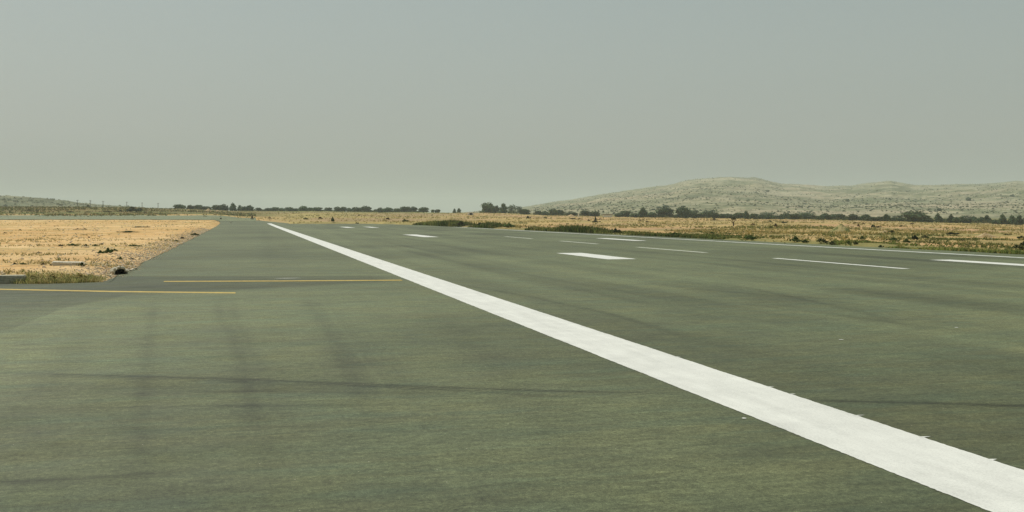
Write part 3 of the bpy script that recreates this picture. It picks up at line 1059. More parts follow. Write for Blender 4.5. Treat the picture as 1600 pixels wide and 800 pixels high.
G1, G2, G3 = 'shrubs on the tan earth left of the runway', 'shrubs in the dry field beyond the runway', 'shrubs along the grassy runway edge'
SHRUBS = [
    ('dark', 209, 332, 24, 9.3, 'big black-green shrub on the bank at left, darkest in the field', G1),
    ('dark', 87, 322.6, 15, 6.6, 'dome-shaped dark shrub below the left hill', G1),
    ('dark', 13, 321.5, 15, 5.4, 'wide dark shrub on the left hill foot near the picture edge', G1),
    ('dark', 46, 322, 8, 3.2, 'low dark shrub between two larger ones below the left hill', G1),
    ('dark', 181, 323, 5, 3.6, 'tiny dark shrub on the skyline left of the big black-green one', G1),
    ('olive', 188, 331.5, 10, 3.4, 'grey-green shrub touching the left side of the big dark one', G1),
    ('olive', 166, 332, 15, 3.2, 'low olive shrub on the bank, second left of the big dark one', G1),
    ('dark', 262, 324.6, 13, 5.4, 'dark shrub on the skyline right of the big black-green one', G1),
    ('dark', 137, 323.5, 5, 4, 'small dark shrub on the skyline beside a utility pole', G1),
    ('brown', 225, 333, 8, 2.4, 'brown low shrub right of the big black-green one', G1),
    ('olive', 45, 330.5, 12, 3, 'dark olive shrub on the bank at far left', G1),
    ('olive', 57, 330.5, 6, 3.4, 'small upright shrub on the bank at far left', G1),
    ('olive', 108, 332, 14, 2.5, 'long low shrub on the bank below the poles', G1),
    ('olive', 137, 332.5, 10, 2.4, 'short low shrub on the bank below the poles', G1),
    ('green', 170, 397, 12, 10.5, 'bushy green shrub on the tan earth, tallest there', G1),
    ('green', 158, 397, 12, 6, 'green shrub leaning on the left of the tallest one', G1),
    ('green', 179, 393, 8, 4.5, 'sparse green shrub behind the tallest one', G1),
    ('dark', 95, 385.5, 7, 3.6, 'small dark shrub at the left end of the green strip', G1),
    ('green', 111, 384.5, 18, 4, 'dark green shrub in the middle of the green strip on tan earth', G1),
    ('green', 134, 385, 10, 3, 'low green shrub right of middle in the green strip', G1),
    ('green', 149, 385, 10, 3.2, 'green shrub at the right end of the strip on tan earth', G1),
    ('green', 207, 385, 24, 2.4, 'long flat green shrub between strip and runway edge', G1),
    ('green', 188, 406, 10, 4, 'low green shrub above the drain mouth', G1),
    ('olive', 204, 405.5, 9, 2.6, 'flat olive shrub up right of the drain mouth', G1),
    ('dark', 24, 413.5, 6, 3.4, 'dark small shrub above the kerb block', G1),
    ('green', 34, 413.5, 12, 3.2, 'green shrub above the kerb block', G1),
    ('brown', 68, 415, 9, 4.6, 'brown dead shrub left of the half buried slab', G1),
    ('dark', 79, 415.3, 4, 3, 'tiny dark shrub touching the half buried slab', G1),
    ('green', 128, 417, 10, 6, 'green shrub at the right end of the half buried slab', G1),
    ('brown', 61, 396, 9, 3, 'brown shrub on bare tan earth', G1),
    ('straw', 118, 440, 32, 14, 'broad olive-straw shrub on the bank by the taxiway', G1),
    ('straw', 84, 441, 30, 13, 'straw coloured shrub in the middle of the taxiway bank', G1),
    ('straw', 54, 441, 26, 11, 'pale yellow-green shrub right of the kerb block', G1),
    ('green', 128, 442.5, 16, 3.4, 'flat green shrub at the foot of the taxiway bank', G1),
    ('green', 220, 355.5, 30, 1.7, 'thin green streak of shrub on tan earth farther off', G1),
    ('green', 200, 363, 34, 2, 'low green streak of shrub halfway over the tan earth', G1),
    ('brown', 122, 359, 12, 2.3, 'brown low shrub halfway over the tan earth', G1),
    ('brown', 131, 359, 8, 2.3, 'smaller brown shrub beside its twin halfway over the earth', G1),
    ('olive', 302, 368.5, 16, 4.5, 'olive shrub near the runway edge, farthest of three', G1),
    ('brown', 285, 373.5, 12, 3, 'brown shrub near the runway edge, middle of three', G1),
    ('green', 275, 377.5, 11, 2.2, 'green shrub near the runway edge, nearest of three', G1),
    ('dark', 31, 360, 4, 2, 'dark dot-like shrub left of centre on the tan earth', G1),
    ('dark', 8, 365, 6, 2, 'dark dot-like shrub near the left picture edge', G1),
    # beyond the runway end
    ('green', 519, 347.5, 6, 9, 'bright green upright shrub beyond the runway end', G2),
    ('brown', 500, 343, 8, 4.5, 'brown round shrub beyond the runway end', G2),
    ('olive', 476, 343.5, 10, 3.6, 'olive shrub beyond the runway end, near the stripe tip', G2),
    ('olive', 561, 337.5, 4, 2.4, 'dark speck of a shrub high in the field beyond the runway', G2),
    ('olive', 633, 347.5, 11, 5.5, 'olive brown shrub left of the dark grass bank', G2),
    ('brown', 394, 344, 5, 7, 'upright brown shrub at the runway end left of the stripe', G2),
    ('brown', 421, 342, 8, 2.8, 'low brown shrub above the stripe tip', G2),
    ('brown', 606, 344, 12, 3.4, 'low brown shrub in the field right of the stripe', G2),
    ('dark', 558, 350.3, 6, 2.6, 'small dark shrub at the far runway edge', G2),
    # right field
    ('dark', 932, 348, 13, 4, 'dark low shrub under an upright dead stem', G2),
    ('dark', 931, 345.5, 4, 7.5, 'upright dark shrub in the field below the shed', G2),
    ('olive', 938, 343.5, 6, 2.4, 'small olive shrub right of the upright dark one', G2),
    ('dark', 895, 342.8, 12, 2.5, 'flat dark shrub left of the pale post', G2),
    ('dark', 905, 343, 8, 2.2, 'flat dark shrub below the pale post', G2),
    ('brown', 919, 345.8, 6, 3, 'brown shrub right of the pale post', G2),
    ('dark', 826, 342, 7, 5, 'dark shrub in the field below the hill slope hedge', G2),
    ('olive', 852, 341.5, 6, 3.6, 'olive shrub in the field below the hill slope hedge', G2),
    ('brown', 999, 346, 6, 2.6, 'left of three brown shrubs below the tall crowns', G2),
    ('brown', 1005, 344.6, 5, 2, 'farthest of three brown shrubs below the tall crowns', G2),
    ('brown', 1011, 348, 6, 3, 'right of three brown shrubs below the tall crowns', G2),
    ('brown', 1116, 345, 8, 4, 'brown shrub in the field left of the bare trunk', G2),
    ('brown', 1175, 352.4, 8, 3.4, 'reddish brown shrub right of the bare trunk', G2),
    ('brown', 1212, 355.4, 9, 5.4, 'large reddish brown shrub in the right field', G2),
    ('olive', 1204, 357, 7, 3.2, 'olive shrub beside the large reddish brown one', G2),
    ('dark', 1225, 349, 9, 3.2, 'dark shrub in the field under the dark row', G2),
    ('olive', 1203, 347, 7, 2.5, 'olive shrub far back in the right field', G2),
    ('brown', 1237, 356, 6, 2.6, 'brown shrub right of the large reddish brown one', G2),
    ('brown', 1256, 356, 7, 2.6, 'brown shrub left of the grassy mound', G2),
    ('dark', 1187, 363, 5, 2.5, 'left of two dark dots of shrub near the grassy edge', G2),
    ('dark', 1206, 363.4, 6, 2.5, 'right of two dark dots of shrub near the grassy edge', G2),
    ('brown', 1341, 355.5, 5, 7, 'rust brown upright dead shrub right of the mound', G2),
    ('brown', 1336, 350, 8, 3.4, 'rust brown shrub top leaning left of the upright dead one', G2),
    ('brown', 1349, 351, 5, 3.2, 'small rust brown shrub right of the upright dead one', G2),
    ('dark', 1364, 356, 9, 5.4, 'dark rounded shrub in the field right of the mound', G2),
    ('olive', 1373, 356, 9, 3, 'olive shrub at the foot of the dark rounded one', G2),
    ('olive', 1409, 355, 10, 3, 'olive shrub under the biggest rounded tree', G2),
    ('brown', 1425, 351, 9, 3, 'brown shrub just under the biggest rounded tree', G2),
    ('dark', 1488, 367.5, 20, 4.6, 'wide dark green shrub in the far right field', G2),
    ('dark', 1594, 374, 16, 5.5, 'dark shrub at the right picture edge, farther one', G2),
    ('dark', 1598, 386.5, 15, 9, 'black-green shrub at the right picture edge, nearer one', G2),
    ('olive', 1590, 391, 22, 9, 'olive shrub at the foot of the near black-green one', G2),
    ('green', 1347, 375, 12, 5.5, 'green shrub below the grassy mound', G2),
    ('green', 1326, 382.5, 9, 5, 'bright green shrub near the runway edge below the mound', G2),
    ('olive', 1336, 382.5, 8, 5.6, 'olive shrub beside a bright green one below the mound', G2),
    ('dark', 1377, 388, 8, 5, 'small dark shrub alone on the yellow verge', G2),
    ('green', 1396, 377, 22, 4.6, 'long bright green shrub on the verge', G2),
    ('green', 1415, 380, 12, 6, 'rounded bright green shrub on the verge', G2),
    ('dark', 1428, 375, 11, 8, 'grey dark shrub behind the bright green ones', G2),
    ('olive', 1443, 373, 14, 6, 'olive shrub right of the grey dark one', G2),
    ('olive', 1393, 365, 22, 4.4, 'long olive shrub in the field right of the mound', G2),
    ('olive', 1572, 368, 12, 3.2, 'olive shrub in the field near the right edge', G2),
    ('olive', 1500, 376, 10, 3.4, 'olive shrub on the verge near the right edge', G2),
    ('dark', 1452, 390.5, 8, 3, 'dark low shrub at the runway edge near the right', G2),
    ('olive', 1482, 391, 10, 3, 'olive low shrub at the runway edge near the right', G2),
    ('olive', 1225, 383, 9, 4, 'olive low shrub at the runway edge, left of a green one', G3),
    # along the runway edge
    ('olive', 720, 354, 24, 7, 'olive shrub at the left end of the dark grass bank', G3),
    ('dark', 751, 354.5, 18, 7.4, 'dark shrub in the left part of the grass bank', G3),
    ('olive', 690, 350.5, 20, 3.5, 'brown-green shrub left of the dark grass bank', G3),
    ('green', 793, 356.5, 22, 7, 'rounded green shrub in the middle of the grass bank', G3),
    ('dark', 963, 364.5, 13, 8, 'rounded dark shrub standing out of the grass edge', G3),
    ('green', 860, 361, 22, 5.5, 'green shrub in the grass bank right of centre', G3),
    ('green', 1055, 369.5, 20, 7, 'dark green shrub at the grass edge under the tall crowns', G3),
    ('green', 1170, 374.5, 20, 7, 'dark green shrub at the grass edge near the bare trunk', G3),
    ('green', 1243, 378.5, 18, 8, 'bright green shrub at the grass edge left of the mound', G3),
    ('green', 1256, 379.5, 14, 5, 'small bright green shrub beside a taller one at the grass edge', G3),
    ('olive', 1283, 381, 20, 9, 'olive shrub at the grass edge left of the mound', G3),
    ('olive', 1300, 383.5, 16, 6, 'olive shrub at the grass edge below the mound', G3),
    ('green', 1112, 366.5, 8, 5, 'small green shrub behind the grass edge', G3),
]
for s in SHRUBS: shrub(*s)


# ------------------------------------------------------------------ ground cover nobody could count
def tufts(name, x, y, z, h, colour, blades, width, seed, lean=.35):
    rng = np.random.default_rng(seed)
    n = len(x)
    N_ = n * blades
    X, Y, Z, Hh = (np.repeat(a, blades) for a in (x, y, z, h))
    C = np.repeat(colour, blades, 0) * (.65 + .7 * rng.random((N_, 1)))
    r = np.repeat(h, blades) * .45 * rng.random(N_)
    t = rng.random(N_) * 6.283
    bx, by = X + np.cos(t) * r, Y + np.sin(t) * r
    Hh = Hh * (.55 + .6 * rng.random(N_))
    lx, ly = np.cos(t) * Hh * lean * rng.random(N_), np.sin(t) * Hh * lean * rng.random(N_)
    t2 = rng.random(N_) * 3.14
    w = np.repeat(width, blades) * (.6 + .8 * rng.random(N_))
    dx, dy = np.cos(t2) * w, np.sin(t2) * w
    v = np.stack([np.stack([bx - dx, by - dy, Z - .03], 1), np.stack([bx + dx, by + dy, Z - .03], 1),
                  np.stack([bx + lx + dx * .45, by + ly + dy * .45, Z + Hh * .8], 1),
                  np.stack([bx + lx * 1.4 - dx * .2, by + ly * 1.4 - dy * .2, Z + Hh], 1)], 1).reshape(-1, 3)
    f = np.arange(N_ * 4).reshape(-1, 4)
    o = link(name, mesh_np(name, v, f, cols={'Col': np.repeat(C, 4, 0)}), M_GRASS)
    return tag(o, kind='stuff')


def pick(colours, idx):
    return np.array(colours)[idx]


# tall dark grass bank along the far runway edge
n = 15000
v_ = np.exp(RNG.uniform(math.log(36), math.log(215), n))
e_ = np.interp(v_, *RIGHT_EDGE)
w_ = np.abs(RNG.normal(size=n)) * np.interp(v_, [40, 80, 110, 200], [1.1, 1.5, 1.6, 1.8])
u_ = e_ + .15 + w_
den = fbm(u_ * .2, v_ * .09, 401, 4)
thr = np.interp(v_, [36, 60, 85, 105, 180, 215], [.54, .53, .48, .39, .33, .52])
k = den > thr
u_, v_, w_, den = u_[k], v_[k], w_[k], den[k]
hh = np.interp(v_, [36, 60, 90, 110, 180, 215], [.14, .20, .30, .42, .52, .34]) * (.55 + .7 * RNG.random(len(u_))) * np.clip(1.25 - w_ * .16, .5, 1.2) * np.clip(.35 + 3.2 * (den - np.interp(v_, [36, 60, 85, 105, 180, 215], [.53, .51, .47, .37, .31, .50])), .3, 1.4)
ci = (RNG.random(len(u_)) * 6).astype(int)
colr = pick([(.065, .085, .025), (.07, .10, .028), (.10, .115, .035), (.055, .07, .022), (.17, .15, .055), (.12, .155, .04)], ci)
cl_ = fbm(u_ * .3, v_ * .12, 405, 3)[:, None]
colr = 1.25 * colr * (.6 + .8 * cl_) + np.array([.14, .10, .03]) * np.clip(cl_ - .52, 0, 1) * 3
near = sstep(95, 60, v_)[:, None]
colr = colr * (1 + .7 * near) + np.array([.07, .045, .01]) * near * RNG.random((len(u_), 1))
tufts('roadside_grass', u_, v_, height(u_, v_), hh, colr, 6, np.interp(v_, [36, 200], [.035, .075]), 402)

n = 9000
rng = np.random.default_rng(407)
v_ = np.exp(rng.uniform(math.log(36), math.log(120), n))
w_ = rng.uniform(.1, 22, n) ** 1.0
u_ = np.interp(v_, *RIGHT_EDGE) + w_
k = fbm(u_ * .16, v_ * .10, 408, 4) + .12 * rng.random(n) > .58
u_, v_, w_ = u_[k], v_[k], w_[k]
ci = (rng.random(len(u_)) * 5).astype(int)
colr = pick([(.13, .17, .045), (.20, .21, .07), (.10, .14, .04), (.28, .26, .09), (.16, .16, .06)], ci)
tufts('verge_weeds', u_, v_, height(u_, v_), .05 + .13 * rng.random(len(u_)), colr, 6, np.interp(v_, [36, 120], [.02, .045]), 409, .9)

# dry grass: right field, field beyond the end and left earth
def scatter(n, p0, p1, d0, d1, seed):
    rng = np.random.default_rng(seed)
    D = np.exp(rng.uniform(math.log(d0), math.log(d1), n))
    P = rng.uniform(p0, p1, n)
    x, y = xy(P, D)
    return x, y, D, P, rng


x, y, D, P, rng = scatter(46000, 370, 1760, 48, 640, 411)
ok = (paved(x, y) < -.6) & (D < tree_d(P) + 10)
x, y, D, P = x[ok], y[ok], D[ok], P[ok]
d1, d2 = fbm(x * .10, y * .10, 412, 4), fbm(x * .03, y * .03, 413, 3)
ok = d1 + .2 * rng.random(len(x)) > .64
x, y, D, d1, d2 = x[ok], y[ok], D[ok], d1[ok], d2[ok]
ci = np.clip((d2 * 2.4 - 1.0 + .6 * (rng.random(len(x)) - .3)) * 5, 0, 5).astype(int)
colr = pick([(.46, .38, .16), (.42, .34, .14), (.38, .31, .12), (.30, .27, .10), (.22, .22, .075), (.14, .17, .05)], ci)
tufts('dry_grass', x, y, height(x, y), (.08 + .18 * rng.random(len(x))) * (1 + D / 600), colr, 5, .02 + D * 2.2e-4, 414, .9)

x, y, D, P, rng = scatter(26000, -250, 480, 28, 460, 421)
pv = paved(x, y)
ok = pv < -.25
x, y, D, pv = x[ok], y[ok], D[ok], pv[ok]
d1 = fbm(x * .22, y * .22, 422, 4) + .10 * np.exp(pv / 5) * (D < 160) + .05 * (D > 180)
ok = d1 + .14 * rng.random(len(x)) > .75
x, y, D, d1 = x[ok], y[ok], D[ok], d1[ok]
ci = (rng.random(len(x)) ** 1.2 * 6).astype(int)
colr = pick([(.46, .36, .16), (.42, .32, .14), (.34, .27, .11), (.25, .22, .085), (.15, .16, .05), (.10, .13, .04)], ci)
tufts('earth_grass', x, y, height(x, y), (.035 + .07 * rng.random(len(x))) * (1 + D / 300), colr, 4, .010 + D * 1.5e-4, 424, .9)

x, y, D, P, rng = scatter(8500, -250, 400, 345, 500, 425)
k = fbm(x * .05, y * .08, 426, 4) + .2 * rng.random(len(x)) > .60
x, y, D = x[k], y[k], D[k]
ci = (rng.random(len(x)) * 4).astype(int)
tufts('berm_grass', x, y, height(x, y), .25 + .5 * rng.random(len(x)), pick([(.10, .12, .035), (.15, .15, .05), (.20, .15, .065), (.08, .10, .03)], ci), 5, .10 + 0 * x, 427, .7)

# bank by the taxiway: denser straw and weeds
rng = np.random.default_rng(431)
u_ = rng.uniform(-11, -3.9, 5200)
v_ = taxi_edge(u_) + .12 + np.abs(rng.normal(size=5200)) * .55
ok0 = u_ > -6.0
u_, v_ = u_[ok0], v_[ok0]
ok = fbm(u_ * .8, v_ * .8, 432, 3) + .25 * rng.random(len(u_)) > .6
u_, v_ = u_[ok], v_[ok]
ci = (rng.random(len(u_)) * 6).astype(int)
colr = pick([(.52, .45, .22), (.48, .39, .18), (.42, .37, .15), (.33, .31, .11), (.20, .23, .07), (.44, .42, .16)], ci)
tufts('bank_grass', u_, v_, height(u_, v_), .05 + .12 * rng.random(len(u_)), colr, 6, .008 + 0 * u_, 434, .8)


def stones(name, x, y, z, s, seed, mat, colour=None):
    rng = np.random.default_rng(seed)
    n = len(x)
    base = np.array([(1, 0, 0), (-1, 0, 0), (0, 1, 0), (0, -1, 0), (0, 0, .8), (0, 0, -.6)], float)
    tri = np.array([(0, 2, 4), (2, 1, 4), (1, 3, 4), (3, 0, 4), (2, 0, 5), (1, 2, 5), (3, 1, 5), (0, 3, 5)])
    v = base[None] * (s[:, None, None] * (.6 + .8 * rng.random((n, 6, 1))))
    t = rng.random(n) * 6.28
    R = np.stack([np.stack([np.cos(t), -np.sin(t)], 1), np.stack([np.sin(t), np.cos(t)], 1)], 1)
    v[:, :, :2] = np.einsum('nij,nkj->nki', R, v[:, :, :2])
    v = v + np.stack([x, y, z], 1)[:, None]
    f = (tri[None] + (np.arange(n) * 6)[:, None, None]).reshape(-1, 3)
    c = np.array([.52, .42, .28]) * (.65 + .7 * rng.random((n, 1))) + (rng.random((n, 3)) - .5) * .05
    o = link(name, mesh_np(name, v.reshape(-1, 3), f, cols={'Col': np.repeat(c, 6, 0)}), mat)
    return tag(o, kind='stuff')


rng = np.random.default_rng(446)
v_ = np.exp(rng.uniform(math.log(27), math.log(130), 1500))
u_ = np.interp(v_, *LEFT_EDGE) + np.abs(rng.normal(size=1500)) * .22
k = (paved(u_, v_) > .01) & (fbm(v_ * .5, v_ * 0, 447, 3) > .5) & (v_ > 31)
u_, v_ = u_[k], v_[k]
stones('spilled_grit', u_, v_, .004 + 0 * u_, .006 + .018 * rng.random(len(u_)) ** 3, 448, M_GRAVEL)
rng = np.random.default_rng(441)
v_ = np.exp(rng.uniform(math.log(29), math.log(150), 9000))
u_ = np.interp(v_, *LEFT_EDGE) - .05 - np.abs(rng.normal(size=9000)) * .8
k = paved(u_, v_) < -.02
u_, v_ = u_[k], v_[k]
stones('gravel', u_, v_, height(u_, v_) + .005, (.008 + .03 * rng.random(len(u_)) ** 3) * (1 + v_ / 120), 442, M_GRAVEL)
x, y, D, P, rng = scatter(4500, -250, 420, 28, 260, 443)
k = paved(x, y) < -.3
x, y, D = x[k], y[k], D[k]
stones('loose_stones', x, y, height(x, y), (.012 + .05 * rng.random(len(x)) ** 4) * (1 + D / 110), 444, M_GRAVEL)


def scrub(name, H, n, lo, hi, smin, smax, seed):
    rng = np.random.default_rng(seed)
    x, y, z = hill_points(*H, n, lo, hi, seed)
    k = .55 * fbm(x * .005, y * .008, seed, 3) + .45 * fbm(x * .02, y * .03, seed + 3, 3) + .22 * rng.random(n) > .56
    x, y, z = x[k], y[k], z[k]
    n = len(x)
    s = smin + (smax - smin) * rng.random(n) ** 2.2
    q = 12
    d = rng.normal(size=(n, q, 3)); d[..., 2] = np.abs(d[..., 2])
    d /= np.linalg.norm(d, axis=-1, keepdims=True)
    c = np.stack([x, y, z], 1)[:, None] + d * s[:, None, None] * np.array([.8, .8, .6]) * (.4 + .6 * rng.random((n, q, 1)))
    a = rng.normal(size=(n, q, 3)); a /= np.linalg.norm(a, axis=-1, keepdims=True)
    b = np.cross(a, rng.normal(size=(n, q, 3))); b /= np.linalg.norm(b, axis=-1, keepdims=True)
    r = (s * .55)[:, None, None]
    v = np.stack([c - a * r, c - b * r, c + a * r, c + b * r], 2).reshape(-1, 3)
    col = np.array([.115, .13, .072]) * (.6 + .9 * rng.random((n, 1)))
    o = link(name, mesh_np(name, v, np.arange(n * q * 4).reshape(-1, 4), cols={'Col': np.repeat(col, q * 4, 0)}), M_GRASS)
    tag(o, kind='stuff')


scrub('hillside_scrub', HR, 26000, .03, 1.01, .40, 1.4, 451)
scrub('hill_scrub', HL, 4200, .05, 1.02, .5, 2.0, 452)

# thicket: the low growth that joins the tree line
x, y, D, P, rng = scatter(9000, 250, 1700, 1, 1.12, 461)
D = tree_d(P) * (1.0 + .10 * rng.random(len(P)))
x, y = xy(P, D)
k = (fbm(P * .035, P * 0, 462, 3) + (P > 1000) * .05 + (P > 1200) * .04 > .53) & ~((P > 690) & (P < 750)) & ~((P > 936) & (P < 964))
x, y, D = x[k], y[k], D[k]
ci = (rng.random(len(x)) * 3).astype(int)
tufts('thicket', x, y, height(x, y), .5 + .9 * rng.random(len(x)), pick([(.05, .075, .032), (.07, .09, .036), (.10, .105, .045)], ci), 5, .22 + 0 * x, 463, .5)


# ------------------------------------------------------------------ built things
def bm_box(name, dims, mat, parent=None, bevel=.02, jitter=0.0, seed=0, cuts=2):
    import bmesh
    bm = bmesh.new()
    bmesh.ops.create_cube(bm, size=1)
    bmesh.ops.scale(bm, vec=dims, verts=bm.verts)
    bmesh.ops.translate(bm, vec=(0, 0, dims[2] / 2), verts=bm.verts)
    bmesh.ops.bevel(bm, geom=list(bm.edges), offset=min(bevel, min(dims) * .3), segments=2, affect='EDGES')
    if cuts: bmesh.ops.subdivide_edges(bm, edges=[e for e in bm.edges if e.calc_length() > .12], cuts=cuts, use_grid_fill=True)
    r = random.Random(seed)
    if jitter:
        for v in bm.verts:
            v.co.x += r.uniform(-jitter, jitter); v.co.y += r.uniform(-jitter, jitter); v.co.z += r.uniform(-jitter, jitter) * .7
    me = bpy.data.meshes.new(name); bm.to_mesh(me); bm.free()
    return link(name, me, mat, parent)


def rock_mesh(seed, size=(1, 1, .7)):
    import bmesh
    bm = bmesh.new()
    bmesh.ops.create_icosphere(bm, subdivisions=2, radius=.5)
    r = random.Random(seed)
    dirs = [(r.gauss(0, 1), r.gauss(0, 1), r.gauss(0, 1)) for _ in range(7)]
    for v in bm.verts:
        n = v.co.normalized()
        s = 1.0
        for d in dirs:
            l = math.sqrt(sum(q * q for q in d))
            c = sum(a * b for a, b in zip(n, d)) / l
            if c > .55: s = min(s, .8 * .72 / max(c, .01) + .02)
        v.co = n * .5 * s * r.uniform(.95, 1.05)
        v.co.x *= size[0]; v.co.y *= size[1]; v.co.z *= size[2]
    me = bpy.data.meshes.new('stone'); bm.to_mesh(me); bm.free()
    return me


def tube(name, r0, r1, h, mat, parent=None, seg=10, loc=(0, 0, 0)):
    a = np.linspace(0, 2 * math.pi, seg + 1)[:-1]
    v, f = [], []
    for z, r in ((0, r0), (h * .5, (r0 + r1) / 2), (h, r1)):
        v += [(math.cos(t) * r, math.sin(t) * r, z) for t in a]
    v += [(0, 0, h)]
    for i in range(2):
        for j in range(seg): f.append((i * seg + j, i * seg + (j + 1) % seg, (i + 1) * seg + (j + 1) % seg, (i + 1) * seg + j))
    for j in range(seg): f.append((2 * seg + j, 2 * seg + (j + 1) % seg, 3 * seg))
    me = bpy.data.meshes.new(name); me.from_pydata(v, [], f); me.update()
    o = link(name, me, mat, parent); o.location = loc
    return o


# kerb block at the left picture edge
x, y = flat(-18, 443.0)
k = bm_box('kerb_block', (1.78, .34, .225), M_CONC, None, .02, .006, 3, 4)
k.location = (x, y + .1, -.01); k.rotation_euler = (.02, .015, -PSI + .33)
k.rotation_euler = (.02, .012, .02)
tag(k, 'weathered concrete kerb block at the left edge of the taxiway', 'kerb block')
x, y, z, D = ground_at(106, 415)
s = bm_box('concrete_slab', (1.0, .30, .13), M_STONE, None, .03, .008, 5, 4)
s.location = (x, y + .1, z - .015); s.rotation_euler = (.10, .04, .04)
tag(s, 'pale half buried concrete slab lying on the tan earth', 'slab')

# drain mouth under the runway edge
x, y = flat(187, 429.0)
DR = empty('drain', (x - .02, y + .34, 0), .25)
tag(DR, 'dark mouth of a drain pipe at the runway edge', 'drain')
import bmesh
a = np.linspace(0, 2 * math.pi, 25)[:-1]
vv, ff = [], []
for (r, yy) in ((.15, 0.9), (.15, 0), (.18, -.01), (.185, .06), (.185, .9)):
    vv += [(math.cos(t) * r * 1.15, yy, math.sin(t) * r * .8) for t in a]
for i in range(4):
    for j in range(24): ff.append((i * 24 + j, i * 24 + (j + 1) % 24, (i + 1) * 24 + (j + 1) % 24, (i + 1) * 24 + j))
ff.append(tuple(range(24)))
me = bpy.data.meshes.new('pipe'); me.from_pydata(vv, [], ff); me.update()
pp = link('pipe', me, M_CONC, DR); pp.location = (0, -.12, .04)

def earth_heap(name, px, pyb, w, h, mat, label, cat, seed, depth=.8, sharp=1.0):
    x, y, z, D = ground_at(px, pyb)
    W, Hh = w * D / F, h * D / F
    n = 34
    g = np.linspace(-.5, .5, n)
    A, B = np.meshgrid(g, g, indexing='ij')
    r = np.hypot(A, B) * 2
    zz = np.clip(1 - r ** sharp, 0, 1) * (.75 + .5 * fbm(A * 4 + 3, B * 4, seed, 4)) + (fbm(A * 14, B * 14, seed + 1, 3) - .5) * .12 * (r < 1)
    zz = np.where(r >= 1, -.08, zz)
    v = np.stack([A * W, B * W * depth, zz * Hh], -1).reshape(-1, 3)
    n1 = fbm(A * 9, B * 9, seed + 2, 4)
    c = lerp(np.array([.34, .28, .13]) + 0 * n1[..., None], np.array([.13, .14, .05]), sstep(.45, .6, n1)) if cat == 'grassy mound' else \
        lerp(np.array([.50, .38, .22]) + 0 * n1[..., None], np.array([.42, .29, .15]), sstep(.45, .6, n1))
    o = link(name, mesh_np(name, v, grid_faces(n, n), True, cols={'Col': c.reshape(-1, 3)}), M_GROUND)
    o.location = (x, y + W * depth * .3, z); o.rotation_euler = (0, 0, -PSI)
    return tag(o, label, 'mound')


earth_heap('earth_mound', 325.5, 331, 13, 5, None, 'pale earth mound between the two left tree clumps', 'm', 801)
earth_heap('earth_mound', 294.5, 329.8, 8, 2.6, None, 'smaller pale earth mound in the left tree clump', 'm', 803)
earth_heap('earth_mound', 339.5, 331, 9, 2.6, None, 'low pale earth mound just right of the larger one', 'm', 805)
earth_heap('earth_mound', 893, 339, 15, 4.4, None, 'orange earth mound beside the pale post', 'm', 807)
earth_heap('grassy_mound', 1319, 362.5, 36, 11.5, None, 'grassy peaked mound in the right field', 'grassy mound', 809, .9, 1.15)
earth_heap('earth_mound', 1543, 371, 40, 6.5, None, 'long low earth mound in the field near the right edge', 'm', 811, .35)
earth_heap('earth_mound', 1385, 364, 26, 4, None, 'low earth mound in the field right of the grassy one', 'm', 813, .5)

# rubble stones round the drain mouth, along the edge and on the bank
R1 = 'pale rubble stones at the drain mouth'
for i, (px, py, w, h) in enumerate([(176, 426, 5, 3.4), (180.5, 420.5, 5, 3), (186, 419, 6, 3.2), (192, 418.5, 6, 3.6), (197, 421, 6, 3.4),
                                    (202, 423, 5, 3), (207, 421.8, 5, 2.6), (212, 420, 5, 2.4), (170, 432, 4, 2.6), (195, 425, 4, 2.4)]):
    D = F * HC / (py + 2 - YH)
    x, y = xy(px, D)
    o = link('stone', rock_mesh(900 + i), M_STONE)
    sc = D / F; yy_ = float(y) + .22
    o.location = (float(x), yy_, max(0, float(height(np.array(float(x)), np.array(yy_)))) + .02 + h * sc * .5)
    if i < 5:
        ta = math.radians([172, 138, 100, 62, 20][i])
        o.location = (DR.location.x + math.cos(ta) * .215, DR.location.y - .10 + .03 * (i % 2), .045 + math.sin(ta) * .165)
    o.scale = (w * sc * 1.5, w * sc * 1.3, h * sc * 2.2); o.rotation_euler = (random.uniform(-.3, .3), random.uniform(-.3, .3), random.uniform(0, 6))
    pos = ['leftmost on its rim', 'second from left on its rim', 'left of the top of its rim', 'topmost on its rim', 'right shoulder of its rim',
           'first to the right along the asphalt', 'second to the right along the asphalt', 'third to the right along the asphalt',
           'below it at left', 'inside its right rim'][i]
    tag(o, 'pale rubble stone at the drain mouth, ' + pos, 'stone', R1)
for i, (px, py, w, h, lab) in enumerate([(35.5, 441.5, 6, 12, 'upright pale stone at the right end of the kerb block'),
                                         (278, 382.5, 5, 2.4, 'white stone at the runway edge halfway along'),
                                         (62, 428.5, 7, 3, 'reddish stone on top of the taxiway bank'),
                                         (159, 382, 7, 2.8, 'black stone at the right end of the green strip'),
                                         (139, 371.5, 4, 2.6, 'dark stone alone on the tan earth'),
                                         (4, 429, 9, 4, 'pinkish stone behind the kerb block'),
                                         (361, 349, 2.2, 3.6, 'tiny white marker stone at the far end of the tan earth')]):
    x, y, z, D = ground_at(px, py)
    mat = M_STONE if i not in (2, 3, 4, 5) else (M_DARK if i in (3,) else M_BARK if i == 4 else M_EARTH)
    o = link('stone', rock_mesh(950 + i), mat)
    o.location = (x, y + .05, z + h * D / F * .35); o.scale = (w * D / F * 1.25, w * D / F, h * D / F * 1.45)
    o.rotation_euler = (0, 0, -PSI)
    tag(o, lab, 'stone')


